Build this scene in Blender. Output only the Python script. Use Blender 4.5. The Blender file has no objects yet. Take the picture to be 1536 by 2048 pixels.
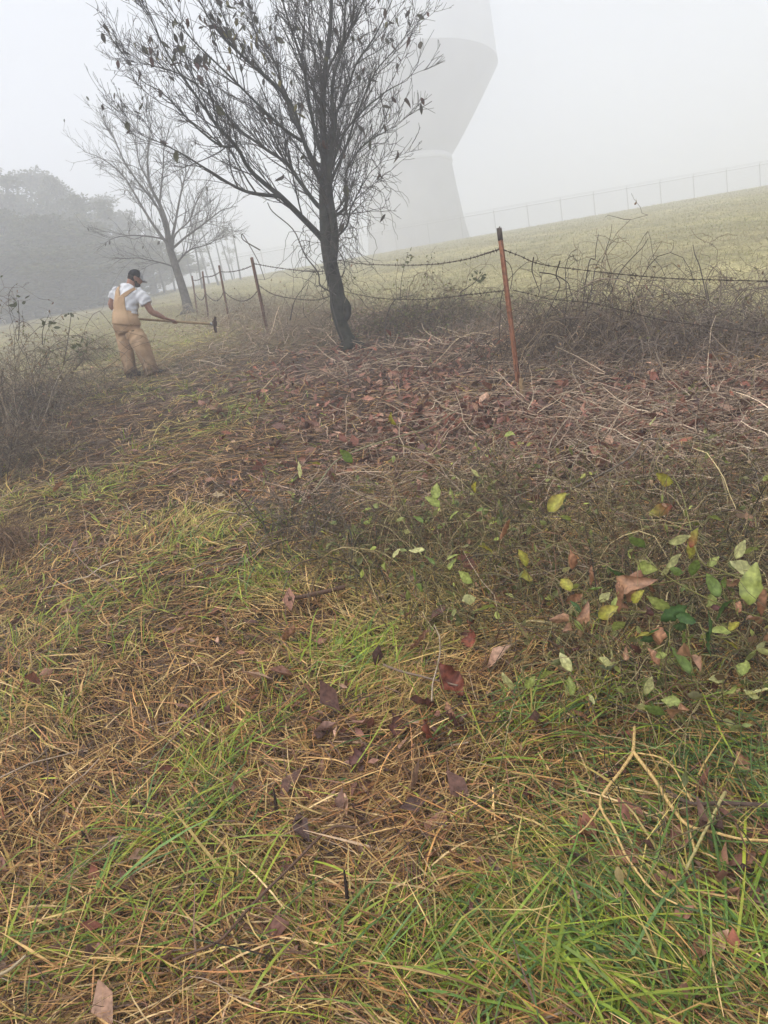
import bpy, math, random
import numpy as np
from mathutils import Vector, Matrix
from mathutils.bvhtree import BVHTree

R = math.radians
rng = np.random.default_rng(7)
random.seed(7)
scene = bpy.context.scene
COL = scene.collection

# ------------------------------------------------------------------ camera
PITCH, ROLL, FPX, CAM_Z = R(13.0), R(10.0), 1400.0, 1.52      # FPX: focal length in photo pixels (2048 high)
cam_pos = np.array([0.0, 0.0, CAM_Z])
FWD = np.array([0, math.cos(PITCH), -math.sin(PITCH)])
_r0 = np.array([1.0, 0, 0]); _u0 = np.array([0, math.sin(PITCH), math.cos(PITCH)])
CR = math.cos(ROLL) * _r0 - math.sin(ROLL) * _u0
CU = math.sin(ROLL) * _r0 + math.cos(ROLL) * _u0
cd = bpy.data.cameras.new('camera'); cam = bpy.data.objects.new('camera', cd); COL.objects.link(cam)
cd.sensor_fit = 'VERTICAL'; cd.sensor_height = 36.0; cd.lens = FPX / 2048 * 36.0
cd.clip_start = 0.05; cd.clip_end = 2000
cam.matrix_world = Matrix(((CR[0], CU[0], -FWD[0], cam_pos[0]), (CR[1], CU[1], -FWD[1], cam_pos[1]),
                           (CR[2], CU[2], -FWD[2], cam_pos[2]), (0, 0, 0, 1)))
scene.camera = cam

# ------------------------------------------------------------------ sky, sun, exposure
SUN_EL, SUN_ROT = R(58), R(-110)
world = bpy.data.worlds.new('World'); scene.world = world; world.use_nodes = True
wn = world.node_tree; bg = wn.nodes['Background']
sky = wn.nodes.new('ShaderNodeTexSky'); sky.sky_type = 'NISHITA'; sky.sun_disc = False
sky.sun_elevation = SUN_EL; sky.sun_rotation = SUN_ROT; sky.dust_density = 2.0; sky.air_density = 1.0; sky.ozone_density = 1.0
hs = wn.nodes.new('ShaderNodeHueSaturation'); hs.inputs['Saturation'].default_value = 0.3
wn.links.new(sky.outputs[0], hs.inputs['Color']); wn.links.new(hs.outputs[0], bg.inputs[0]); bg.inputs[1].default_value = 0.15
sl = bpy.data.lights.new('sun', 'SUN'); sl.energy = 1.5; sl.angle = R(40); sl.color = (1.0, 0.94, 0.84)
sun = bpy.data.objects.new('sun', sl); COL.objects.link(sun)
# nishita rotation is measured clockwise from +Y
sd = Vector((math.sin(SUN_ROT) * math.cos(SUN_EL), math.cos(SUN_ROT) * math.cos(SUN_EL), math.sin(SUN_EL)))
sun.rotation_euler = (-sd).to_track_quat('-Z', 'Y').to_euler()
scene.view_settings.view_transform = 'Standard'; scene.view_settings.look = 'None'
scene.view_settings.gamma = 1.0; scene.view_settings.use_curve_mapping = False
scene.view_settings.exposure = 1.0
cy = scene.cycles
cy.max_bounces = 10; cy.diffuse_bounces = 3; cy.glossy_bounces = 2; cy.transmission_bounces = 2; cy.volume_bounces = 8
cy.transparent_max_bounces = 8; cy.use_denoising = True
cy.caustics_reflective = False; cy.caustics_refractive = False

# ------------------------------------------------------------------ noise, terrain, pixel helpers
def _hash(i, j, s):
    h = (i * 374761393 + j * 668265263 + s * 2246822519) & 0xFFFFFFFF
    h = ((h ^ (h >> 13)) * 1274126177) & 0xFFFFFFFF
    return ((h ^ (h >> 16)) & 0xFFFF) / 65535.0
def vnoise(x, y, scale=1.0, seed=0):
    x = np.asarray(x, float) / scale + 1000.0; y = np.asarray(y, float) / scale + 1000.0
    i = np.floor(x).astype(np.int64); j = np.floor(y).astype(np.int64)
    fx = x - i; fy = y - j; fx = fx * fx * (3 - 2 * fx); fy = fy * fy * (3 - 2 * fy)
    a = _hash(i, j, seed); b = _hash(i + 1, j, seed); c = _hash(i, j + 1, seed); d = _hash(i + 1, j + 1, seed)
    return (a * (1 - fx) + b * fx) * (1 - fy) + (c * (1 - fx) + d * fx) * fy
def sstep(a, b, x):
    t = np.clip((np.asarray(x, float) - a) / (b - a), 0, 1); return t * t * (3 - 2 * t)
FA = np.array([1.29, 5.88]); FB = np.array([-3.63, 19.67])           # the barbed wire fence row in plan
_fd = (FB - FA) / np.linalg.norm(FB - FA); _fn = np.array([_fd[1], -_fd[0]])
def fence_side(x, y):                                              # metres beyond the fence row (field side positive)
    return (x - FA[0]) * _fn[0] + (y - FA[1]) * _fn[1]
def H0(x, y):
    x = np.asarray(x, float); y = np.asarray(y, float)
    s = 0.15                                                       # a hillside, slightly convex, with its crest near y = 86
    y1 = np.minimum(y, 86.0)
    z = s * y1 - 0.75 * np.clip((y1 - 18.0) / 68.0, 0, 1) ** 2
    t = np.clip((y - 86.0) / 14.0, 0, 1); z = z + 0.128 * 14.0 * (t - t * t / 2)
    z = z - 0.04 * np.maximum(y - 100.0, 0)
    return z
def H(x, y):
    x = np.asarray(x, float); y = np.asarray(y, float)
    z = H0(x, y)
    f = fence_side(x, y)
    z = z + 0.12 * sstep(7, 15, y) * (1 - sstep(28, 36, y)) * np.exp(-(f / 2.6) ** 2)      # low bank under the fence row
    amp = 1 - 0.6 * sstep(20, 60, y)
    z = z + amp * (0.10 * (vnoise(x, y, 3.1, 1) - 0.5) + 0.045 * (vnoise(x, y, 0.9, 2) - 0.5) + 0.03 * (vnoise(x, y, 0.33, 3) - 0.5))
    return z
def ray(px, py):
    d = FWD + CR * ((px - 768) / FPX) + CU * ((1024 - py) / FPX); return d
def pix(px, py, depth):                                            # world point at a camera depth (metres along the view axis)
    return cam_pos + ray(px, py) * depth
def at(px, py, h=0.0):                                             # where the pixel's ray meets the terrain (+h)
    d = ray(px, py); t0 = 0.3; t = 0.3
    while t < 160:
        p = cam_pos + d * t
        if p[2] < float(H(p[0], p[1])) + h:
            a, b = t0, t
            for _ in range(30):
                m = (a + b) / 2; q = cam_pos + d * m
                if q[2] < float(H(q[0], q[1])) + h: b = m
                else: a = m
            return cam_pos + d * b
        t0 = t; t *= 1.01; t += 0.01
    return cam_pos + d * 160
def depth_of(p): return float(np.dot(np.asarray(p) - cam_pos, FWD))
def azi(px, py, dist):                                             # ground point in the pixel's compass direction at a distance
    d = ray(px, py); h = d[:2] / np.linalg.norm(d[:2]); x, y = h * dist
    return np.array([x, y, float(H(x, y))])
def height_to(px, py, p):                                          # height above p of the pixel's ray at p's distance
    d = ray(px, py); k = math.hypot(p[0], p[1]) / math.hypot(d[0], d[1]); return cam_pos[2] + d[2] * k - p[2]
def proj(p):
    v = np.asarray(p) - cam_pos; z = v @ FWD
    return 768 + FPX * (v @ CR) / z, 1024 - FPX * (v @ CU) / z

# ------------------------------------------------------------------ materials
def mat_base(name, rough=0.7, spec=0.3):
    m = bpy.data.materials.new(name); m.use_nodes = True
    b = m.node_tree.nodes['Principled BSDF']; b.inputs['Roughness'].default_value = rough
    b.inputs['Specular IOR Level'].default_value = spec
    return m, m.node_tree, b
def mat_noise(name, c1, c2, scale=8.0, rough=0.7, spec=0.3, bump=0.0, detail=6, c3=None, bscale=None):
    m, t, b = mat_base(name, rough, spec)
    tc = t.nodes.new('ShaderNodeTexCoord'); n = t.nodes.new('ShaderNodeTexNoise')
    n.inputs['Scale'].default_value = scale; n.inputs['Detail'].default_value = detail
    t.links.new(tc.outputs['Object'], n.inputs['Vector'])
    r = t.nodes.new('ShaderNodeValToRGB'); r.color_ramp.elements[0].position = 0.35; r.color_ramp.elements[1].position = 0.66
    r.color_ramp.elements[0].color = (*c1, 1); r.color_ramp.elements[1].color = (*c2, 1)
    if c3:
        e = r.color_ramp.elements.new(0.5); e.color = (*c3, 1)
    t.links.new(n.outputs['Fac'], r.inputs[0]); t.links.new(r.outputs[0], b.inputs['Base Color'])
    if bump:
        n2 = t.nodes.new('ShaderNodeTexNoise'); n2.inputs['Scale'].default_value = bscale or scale * 3; n2.inputs['Detail'].default_value = 8
        t.links.new(tc.outputs['Object'], n2.inputs['Vector'])
        bp = t.nodes.new('ShaderNodeBump'); bp.inputs['Strength'].default_value = bump; bp.inputs['Distance'].default_value = 0.02
        t.links.new(n2.outputs['Fac'], bp.inputs['Height']); t.links.new(bp.outputs[0], b.inputs['Normal'])
    return m
def mat_attr(name, rough=0.6, spec=0.3, trans=0.0, vary=0.25, nscale=60.0):
    """base colour from the 'Col' attribute (each blade's or leaf's own colour) with fine mottling"""
    m, t, b = mat_base(name, rough, spec)
    a = t.nodes.new('ShaderNodeAttribute'); a.attribute_name = 'Col'
    col = a.outputs['Color']
    if vary:
        tc = t.nodes.new('ShaderNodeTexCoord'); n = t.nodes.new('ShaderNodeTexNoise'); n.inputs['Scale'].default_value = nscale; n.inputs['Detail'].default_value = 3
        t.links.new(tc.outputs['Object'], n.inputs['Vector'])
        mr = t.nodes.new('ShaderNodeMapRange'); mr.inputs[1].default_value = 0.3; mr.inputs[2].default_value = 0.7
        mr.inputs[3].default_value = 1 - vary; mr.inputs[4].default_value = 1 + vary
        t.links.new(n.outputs['Fac'], mr.inputs[0])
        mx = t.nodes.new('ShaderNodeVectorMath'); mx.operation = 'SCALE'
        t.links.new(col, mx.inputs[0]); t.links.new(mr.outputs[0], mx.inputs['Scale']); col = mx.outputs[0]
    t.links.new(col, b.inputs['Base Color'])
    if trans:
        tr = t.nodes.new('ShaderNodeBsdfTranslucent'); t.links.new(col, tr.inputs['Color'])
        ms = t.nodes.new('ShaderNodeMixShader'); ms.inputs[0].default_value = trans
        out = t.nodes['Material Output']
        t.links.new(b.outputs[0], ms.inputs[1]); t.links.new(tr.outputs[0], ms.inputs[2]); t.links.new(ms.outputs[0], out.inputs['Surface'])
    return m

# ------------------------------------------------------------------ mesh helpers
def mesh_np(name, V, quads=None, tris=None, col=None, smooth=False):
    me = bpy.data.meshes.new(name)
    V = np.ascontiguousarray(V, np.float32).reshape(-1, 3)
    nq = 0 if quads is None else len(quads); nt = 0 if tris is None else len(tris)
    me.vertices.add(len(V)); me.vertices.foreach_set('co', V.ravel())
    loops = []; 
    if nq: loops.append(np.asarray(quads, np.int32).ravel())
    if nt: loops.append(np.asarray(tris, np.int32).ravel())
    loops = np.concatenate(loops)
    me.loops.add(len(loops)); me.loops.foreach_set('vertex_index', loops)
    starts = np.concatenate([np.arange(nq) * 4, nq * 4 + np.arange(nt) * 3]).astype(np.int32)
    me.polygons.add(nq + nt); me.polygons.foreach_set('loop_start', starts)
    if smooth: me.polygons.foreach_set('use_smooth', np.ones(nq + nt, bool))
    if col is not None:
        c = np.ones((len(V), 4), np.float32); c[:, :3] = col
        at_ = me.attributes.new('Col', 'FLOAT_COLOR', 'POINT'); at_.data.foreach_set('color', c.ravel())
    me.update(calc_edges=True); me.validate()
    return me
def link(name, me, mat=None, parent=None):
    o = bpy.data.objects.new(name, me); COL.objects.link(o)
    if mat is not None and me is not None and not me.materials: me.materials.append(mat)
    if parent is not None: o.parent = parent; o.matrix_parent_inverse = Matrix.Translation(parent.location).inverted()
    return o
def tag(o, label=None, cat=None, group=None, kind=None):
    if label: o['label'] = label
    if cat: o['category'] = cat
    if group: o['group'] = group
    if kind: o['kind'] = kind
    return o
def thing(name, loc, label, cat, group=None):
    o = bpy.data.objects.new(name, None); COL.objects.link(o); o.location = Vector([float(v) for v in loc]); o.empty_display_size = 0.1
    return tag(o, label, cat, group)
class Geo:                                                         # collects arrays, builds one mesh
    def __init__(s): s.V = []; s.Q = []; s.T = []; s.C = []; s.n = 0
    def add(s, V, quads=None, tris=None, col=(1, 1, 1)):
        V = np.asarray(V, float).reshape(-1, 3)
        s.V.append(V)
        if quads is not None and len(quads): s.Q.append(np.asarray(quads) + s.n)
        if tris is not None and len(tris): s.T.append(np.asarray(tris) + s.n)
        c = np.asarray(col, float)
        s.C.append(np.broadcast_to(c, (len(V), 3)) if c.ndim == 1 else c)
        s.n += len(V)
    def mesh(s, name, smooth=False):
        return mesh_np(name, np.concatenate(s.V), np.concatenate(s.Q) if s.Q else None, np.concatenate(s.T) if s.T else None, np.concatenate(s.C), smooth)
def nrm(v): return v / np.maximum(np.linalg.norm(v, axis=-1, keepdims=True), 1e-9)
def strips(P, Wd, width, col, geo):
    """P: N,K,3 centre lines; Wd: N,3 or N,K,3 width direction; width: N,K; col N,3 or N,K,3"""
    N, K, _ = P.shape
    if Wd.ndim == 2: Wd = Wd[:, None, :]
    o = Wd * (width[..., None] / 2)
    V = np.stack([P - o, P + o], 2)                                # N,K,2,3
    idx = np.arange(N * K * 2).reshape(N, K, 2)
    q = np.stack([idx[:, :-1, 0], idx[:, :-1, 1], idx[:, 1:, 1], idx[:, 1:, 0]], -1).reshape(-1, 4)
    c = col if col.ndim == 3 else np.repeat(col[:, None, :], K, 1)
    c = np.repeat(c[:, :, None, :], 2, 2).reshape(-1, 3)
    geo.add(V.reshape(-1, 3), q, None, c)
def tubes(P, rad, sides, col, geo):
    """P: N,K,3; rad: N,K; col N,3"""
    N, K, _ = P.shape
    T = nrm(np.gradient(P, axis=1))
    ref = np.array([0.31, 0.52, 0.79]); a = nrm(np.cross(T, ref)); b = np.cross(T, a)
    ang = np.arange(sides) * 2 * math.pi / sides
    ring = a[:, :, None, :] * np.cos(ang)[None, None, :, None] + b[:, :, None, :] * np.sin(ang)[None, None, :, None]
    V = P[:, :, None, :] + ring * rad[:, :, None, None]
    idx = np.arange(N * K * sides).reshape(N, K, sides); nx = np.roll(idx, -1, 2)
    q = np.stack([idx[:, :-1], nx[:, :-1], nx[:, 1:], idx[:, 1:]], -1).reshape(-1, 4)
    c = np.repeat(np.asarray(col)[:, None, :], K * sides, 1).reshape(-1, 3)
    geo.add(V.reshape(-1, 3), q, None, c)
def resample(pts, n):
    pts = np.asarray(pts, float)
    # catmull-rom through the points
    p = np.vstack([2 * pts[0] - pts[1], pts, 2 * pts[-1] - pts[-2]]); out = []
    seg = len(pts) - 1
    for u in np.linspace(0, seg - 1e-6, n):
        i = int(u); t = u - i; a, b, c, d = p[i], p[i + 1], p[i + 2], p[i + 3]
        out.append(0.5 * (2 * b + (c - a) * t + (2 * a - 5 * b + 4 * c - d) * t * t + (3 * b - a - 3 * c + d) * t ** 3))
    return np.array(out)
def tube1(pts, rad, sides, col, geo, n=None, smooth_n=None):
    pts = np.asarray(pts, float)
    if n: 
        rad = np.interp(np.linspace(0, 1, n), np.linspace(0, 1, len(rad)), rad) if np.ndim(rad) else np.full(n, rad); pts = resample(pts, n)
    elif np.ndim(rad) == 0: rad = np.full(len(pts), rad)
    tubes(pts[None], np.asarray(rad, float)[None], sides, np.asarray(col, float)[None], geo)
def rot_rand(n, r=rng):
    q = r.normal(size=(n, 4)); q /= np.linalg.norm(q, axis=1, keepdims=True)
    w, x, y, z = q.T
    return np.stack([np.stack([1 - 2 * (y * y + z * z), 2 * (x * y - z * w), 2 * (x * z + y * w)], -1),
                     np.stack([2 * (x * y + z * w), 1 - 2 * (x * x + z * z), 2 * (y * z - x * w)], -1),
                     np.stack([2 * (x * z - y * w), 2 * (y * z + x * w), 1 - 2 * (x * x + y * y)], -1)], 1)
def rot_flat(n, tilt=0.35, r=rng):                                  # random yaw, small tilt
    a = r.uniform(0, 2 * math.pi, n); tx = r.normal(0, tilt, n); ty = r.normal(0, tilt, n)
    M = np.zeros((n, 3, 3))
    for i in range(n):
        M[i] = np.array(Matrix.Rotation(tx[i], 3, 'X') @ Matrix.Rotation(ty[i], 3, 'Y') @ Matrix.Rotation(a[i], 3, 'Z'))
    return M
def scatter(tv, tf, pos, rot, scl, col, geo, quads=False):
    n, m = len(pos), len(tv)
    V = np.einsum('nij,mj->nmi', rot, tv) * np.asarray(scl).reshape(n, 1, 1) + pos[:, None, :]
    F = (np.asarray(tf)[None] + (np.arange(n) * m)[:, None, None]).reshape(-1, np.asarray(tf).shape[1])
    c = np.repeat(col[:, None, :], m, 1).reshape(-1, 3)
    geo.add(V.reshape(-1, 3), F if quads else None, None if quads else F, c)
def pick(n, cols, jit=0.18, r=rng, w=None):
    cols = np.asarray(cols, float); i = r.choice(len(cols), n, p=w)
    j = r.integers(0, len(cols), n); t = r.uniform(0, 0.35, (n, 1))
    return (cols[i] * (1 - t) + cols[j] * t) * np.exp(r.normal(0, jit, (n, 1)))

# ================================================================== SETTING: ground, haze
def build_ground():
    # spacing grows away from the camera
    def axis(lo, hi, fine, grow, c0, c1):
        a = list(np.arange(c0, c1, fine)); s = fine; v = a[-1]
        while v < hi: s *= grow; v += s; a.append(min(v, hi))
        s = fine; v = a[0]; b = []
        while v > lo: s *= grow; v -= s; b.append(max(v, lo))
        return np.array(b[::-1] + a)
    xs = axis(-280, 280, 0.1, 1.06, -4.5, 5.0); ys = axis(-60, 330, 0.1, 1.045, 0.5, 9.0)
    X, Y = np.meshgrid(xs, ys, indexing='ij'); Z = H(X, Y)
    V = np.stack([X, Y, Z], -1).reshape(-1, 3); nx, ny = X.shape
    idx = np.arange(nx * ny).reshape(nx, ny)
    q = np.stack([idx[:-1, :-1], idx[1:, :-1], idx[1:, 1:], idx[:-1, 1:]], -1).reshape(-1, 4)
    f = fence_side(X, Y).ravel(); field = sstep(1.5, 4.0, f)
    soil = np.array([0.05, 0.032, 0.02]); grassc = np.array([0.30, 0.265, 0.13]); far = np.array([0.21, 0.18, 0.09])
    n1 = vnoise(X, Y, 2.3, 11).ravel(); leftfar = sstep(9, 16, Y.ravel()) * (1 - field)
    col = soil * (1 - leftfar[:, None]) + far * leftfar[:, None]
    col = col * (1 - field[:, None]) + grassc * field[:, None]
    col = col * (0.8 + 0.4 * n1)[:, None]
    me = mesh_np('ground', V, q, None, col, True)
    m, t, b = mat_base('ground_soil', 0.9, 0.15)
    a = t.nodes.new('ShaderNodeAttribute'); a.attribute_name = 'Col'
    tc = t.nodes.new('ShaderNodeTexCoord')
    acc = a.outputs['Color']
    for sc, lo, hi in ((0.35, 0.8, 1.25), (2.5, 0.72, 1.3), (18, 0.6, 1.45)):
        n = t.nodes.new('ShaderNodeTexNoise'); n.inputs['Scale'].default_value = sc; n.inputs['Detail'].default_value = 6
        mp = t.nodes.new('ShaderNodeMapping'); mp.inputs['Rotation'].default_value = (0, 0, 0.4); mp.inputs['Scale'].default_value = (1, 0.55, 1)
        t.links.new(tc.outputs['Object'], mp.inputs[0]); t.links.new(mp.outputs[0], n.inputs['Vector'])
        mr = t.nodes.new('ShaderNodeMapRange'); mr.inputs[1].default_value = 0.3; mr.inputs[2].default_value = 0.7; mr.inputs[3].default_value = lo; mr.inputs[4].default_value = hi
        t.links.new(n.outputs['Fac'], mr.inputs[0])
        vm = t.nodes.new('ShaderNodeVectorMath'); vm.operation = 'SCALE'; t.links.new(acc, vm.inputs[0]); t.links.new(mr.outputs[0], vm.inputs['Scale']); acc = vm.outputs[0]
    t.links.new(acc, b.inputs['Base Color'])
    n = t.nodes.new('ShaderNodeTexNoise'); n.inputs['Scale'].default_value = 30; n.inputs['Detail'].default_value = 10
    t.links.new(tc.outputs['Object'], n.inputs['Vector'])
    bp = t.nodes.new('ShaderNodeBump'); bp.inputs['Strength'].default_value = 0.8; bp.inputs['Distance'].default_value = 0.04
    t.links.new(n.outputs['Fac'], bp.inputs['Height']); t.links.new(bp.outputs[0], b.inputs['Normal'])
    tag(link('ground', me, m), kind='structure')
build_ground()

def build_haze():
    x0, x1, y0, y1, z0, z1 = -282, 282, -62, 332, -11, Z_TOP
    V = [(x, y, z) for x in (x0, x1) for y in (y0, y1) for z in (z0, z1)]
    Q = [(0, 1, 3, 2), (4, 6, 7, 5), (0, 4, 5, 1), (2, 3, 7, 6), (0, 2, 6, 4), (1, 5, 7, 3)]
    me = mesh_np('haze', np.array(V), Q)
    m = bpy.data.materials.new('fog_air'); m.use_nodes = True; t = m.node_tree; t.nodes.clear()
    out = t.nodes.new('ShaderNodeOutputMaterial'); v = t.nodes.new('ShaderNodeVolumePrincipled')
    v.inputs['Color'].default_value = (0.925, 0.945, 0.99, 1); v.inputs['Density'].default_value = FOG
    v.inputs['Anisotropy'].default_value = 0.1
    t.links.new(v.outputs[0], out.inputs['Volume'])
    o = tag(link('haze', me, m), kind='stuff'); o['label'] = 'pale grey fog hanging over the whole hillside'; o['category'] = 'fog'
FOG = 0.0118; Z_TOP = 63.5
build_haze()

# ================================================================== WATER TOWER
def lathe(prof, seg, cx, cy, geo, col=(1, 1, 1)):
    prof = np.asarray(prof, float); K = len(prof); a = np.arange(seg) * 2 * math.pi / seg
    V = np.stack([cx + prof[:, 0:1] * np.cos(a), cy + prof[:, 0:1] * np.sin(a), np.repeat(prof[:, 1:2], seg, 1)], -1)
    i = np.arange(K * seg).reshape(K, seg); n = np.roll(i, -1, 1)
    q = np.stack([i[:-1], n[:-1], n[1:], i[1:]], -1).reshape(-1, 4); geo.add(V.reshape(-1, 3), q, None, col)
def build_tower():
    D = 125.0
    c = azi(828, 430, D); zb = float(H(c[0], c[1]))
    zband = zb + height_to(826, 333, c); zrim = zb + height_to(824, 172, c)
    t = thing('water_tower', (c[0], c[1], zb), 'huge pale concrete water tower with flared tank standing in fog behind the chain link fence', 'water tower')
    mc = mat_noise('tower_concrete', (0.36, 0.355, 0.355), (0.43, 0.425, 0.42), 0.35, 0.85, 0.2, 0.2)
    mp = mat_noise('tower_paint', (0.34, 0.33, 0.345), (0.40, 0.39, 0.40), 0.2, 0.6, 0.3)
    mw = mat_noise('tower_band', (0.62, 0.62, 0.63), (0.7, 0.7, 0.7), 0.3, 0.6, 0.3)
    rp = 7.3
    g = Geo(); lathe([(rp * 1.30, zb - 1), (rp * 1.22, zb + 3), (rp * 1.12, zb + 7), (rp * 1.04, zb + (zband - zb) * 0.75), (rp, zband - 0.35)], 72, c[0], c[1], g)
    link('pedestal', g.mesh('pedestal', True), mc, t)
    g = Geo(); lathe([(rp - .1, zband - 0.5), (rp + .22, zband - .5), (rp + .22, zband + .45), (rp - .1, zband + .46)], 72, c[0], c[1], g)
    link('ring_band', g.mesh('ring_band'), mw, t)
    rt = 16.4; hz = zrim - zband
    g = Geo(); lathe([(rp - .05, zband + .3), (rp + .12, zband + .47)] + [(rp + .1 + (rt - rp) * (u ** 0.93), zband + 0.5 + hz * u) for u in np.linspace(0.02, 1, 14)], 96, c[0], c[1], g)
    link('tank_cone', g.mesh('tank_cone', True), mp, t)
    mt = mat_noise('tank_shell', (0.60, 0.60, 0.62), (0.66, 0.66, 0.67), 0.2, 0.6, 0.3)
    g = Geo(); z1 = zrim + 0.45
    lathe([(rt + .02, z1), (rt + .06, z1 + .25), (rt - 0.1, z1 + 7), (rt - 0.25, z1 + 13.5), (rt - 0.9, z1 + 14.8), (rt * .8, z1 + 16.4), (rt * .5, z1 + 18), (0.02, z1 + 18.8)], 96, c[0], c[1], g)
    link('tank_shell', g.mesh('tank_shell', True), mt, t)
    g = Geo()                                                      # access door at the foot, vertical construction joints
    for k in range(18):
        a = k * math.pi * 2 / 18
        pts = [(c[0] + (r + .015) * math.cos(a), c[1] + (r + .015) * math.sin(a), z) for r, z in ((rp * 1.22, zb + 3), (rp * 1.12, zb + 7), (rp * 1.04, zb + (zband - zb) * .75), (rp, zband - .6))]
        tube1(pts, 0.03, 4, (1, 1, 1), g)
    link('construction_joint', g.mesh('construction_joint'), mc, t)['kind'] = 'stuff'
build_tower()

# ================================================================== CHAIN LINK FENCE on the crest
def build_chain_link():
    mg = mat_noise('galvanised_steel', (0.30, 0.305, 0.31), (0.40, 0.40, 0.41), 6, 0.5, 0.5)
    y0 = 86.0; sp = 3.9; hgt = 2.35
    # pixel of one post sets the phase along the fence
    p0 = azi(1057, 440, math.hypot(*(ray(1057, 440)[:2])) * 86 / ray(1057, 440)[1])
    xs = p0[0] + np.arange(-12, 26) * sp
    t = thing('chain_link_fence', (p0[0], y0, float(H(p0[0], y0))), 'grey chain link fence with thin posts along the crest of the grass hill', 'fence')
    for x in xs:
        z = float(H(x, y0)); g = Geo()
        tube1([(x, y0, z - .2), (x, y0, z + hgt)], 0.042, 6, (1, 1, 1), g)
        tube1([(x, y0, z + hgt), (x, y0 - 0.02, z + hgt + .06)], [0.07, 0.03], 6, (1, 1, 1), g)
        tube1([(x, y0, z + hgt), (x + .02, y0 - .22, z + hgt + .28)], [0.03, 0.015], 5, (1, 1, 1), g)
        link('post', g.mesh('post'), mg, t)
    xx = np.linspace(xs[0], xs[-1], 120)
    for nm, dz, dy, r in (('top_rail', hgt - .05, 0, .03), ('bottom_wire', .08, 0, .008), ('barbed_strand', hgt + .15, -.12, .012), ('barbed_strand', hgt + .26, -.2, .012)):
        g = Geo(); tube1([(x, y0 + dy, float(H(x, y0)) + dz) for x in xx], r, 5, (1, 1, 1), g); link(nm, g.mesh(nm), mg, t)
    g = Geo(); L = xs[-1] - xs[0]; n = int(L / 0.07)
    for s in (-1, 1):                                              # the woven diamonds
        xa = xs[0] + np.arange(n) * 0.07; h = hgt - .13
        a = np.stack([xa, np.full(n, y0 + s * .004), H(xa, np.full(n, y0)) + .08], -1); b = a + np.array([s * h * .9, 0, h])
        b[:, 2] = H(b[:, 0], np.full(n, y0)) + .08 + h
        strips(np.stack([a, b], 1), np.tile([0.7, 0, -0.7 * s], (n, 1)), np.full((n, 2), 0.0045), np.ones((n, 3)), g)
    link('woven_wire', g.mesh('woven_wire'), mg, t)['kind'] = 'stuff'
build_chain_link()

# ================================================================== leaf shapes (shared meshes)
def leaf_template(length=1.0, width=0.5, fold=0.25, curl=0.3, n=5, serr=0.0, twist=0.0, crump=0.0, seed=0):
    """ovate leaf from origin along +Y, folded along the midrib, n stations; unit size"""
    V = []; rj = np.random.default_rng(seed)
    for i in range(n + 1):
        u = i / n; w = width * 0.5 * (math.sin(math.pi * min(1, u * 0.96 + 0.02)) ** 0.8) * (1.25 - 0.5 * u)
        if 0 < i < n: w *= 1 + serr * (1 if i % 2 else -1)
        y = length * u; zc = curl * (u ** 2) * length
        tw = twist * u; c, s = math.cos(tw), math.sin(tw)
        for sx in (-1, 0, 1):
            dx = sx * w * (1 + crump * rj.normal(0, .5)); dz = fold * abs(sx) * w + crump * rj.normal(0, .16) * length
            V.append((dx * c - dz * s, y, zc + dx * s + dz * c))
    T = []
    for i in range(n):
        a = i * 3
        T += [(a, a + 1, a + 4), (a, a + 4, a + 3), (a + 1, a + 2, a + 5), (a + 1, a + 5, a + 4)]
    return np.array(V), np.array(T)
LEAF_A = leaf_template(1, 0.48, 0.35, 0.25, 4)
LEAF_B = leaf_template(1, 0.55, -0.3, -0.35, 4, twist=0.7)
LEAF_C = leaf_template(1, 0.62, 0.7, 0.5, 4, twist=-0.9)
LEAF_D = leaf_template(1, 0.42, 0.9, -0.6, 4, twist=1.4)           # withered, rolled
DIAMOND = (np.array([(0, 0, 0), (0.32, 0.45, 0.06), (0, 1, 0), (-0.32, 0.5, 0.08)]), np.array([(0, 1, 2), (0, 2, 3)]))
M_LEAF = mat_attr('living_leaf', 0.5, 0.4, 0.3, 0.3, 90)
M_DEAD = mat_attr('dead_leaf', 0.6, 0.35, 0.15, 0.35, 70)
M_STRAW = mat_attr('dry_straw', 0.55, 0.35, 0.0, 0.2, 90)
M_GRASS = mat_attr('grass_blade', 0.45, 0.4, 0.3, 0.18, 60)
M_LEAF_BIG = mat_attr('large_leaf', 0.45, 0.4, 0.3, 0.45, 5)
M_DEAD_BIG = mat_attr('large_dead_leaf', 0.5, 0.4, 0.12, 0.5, 5)
M_TWIG = mat_attr('twig_bark', 0.7, 0.3, 0, 0.3, 120)

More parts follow.
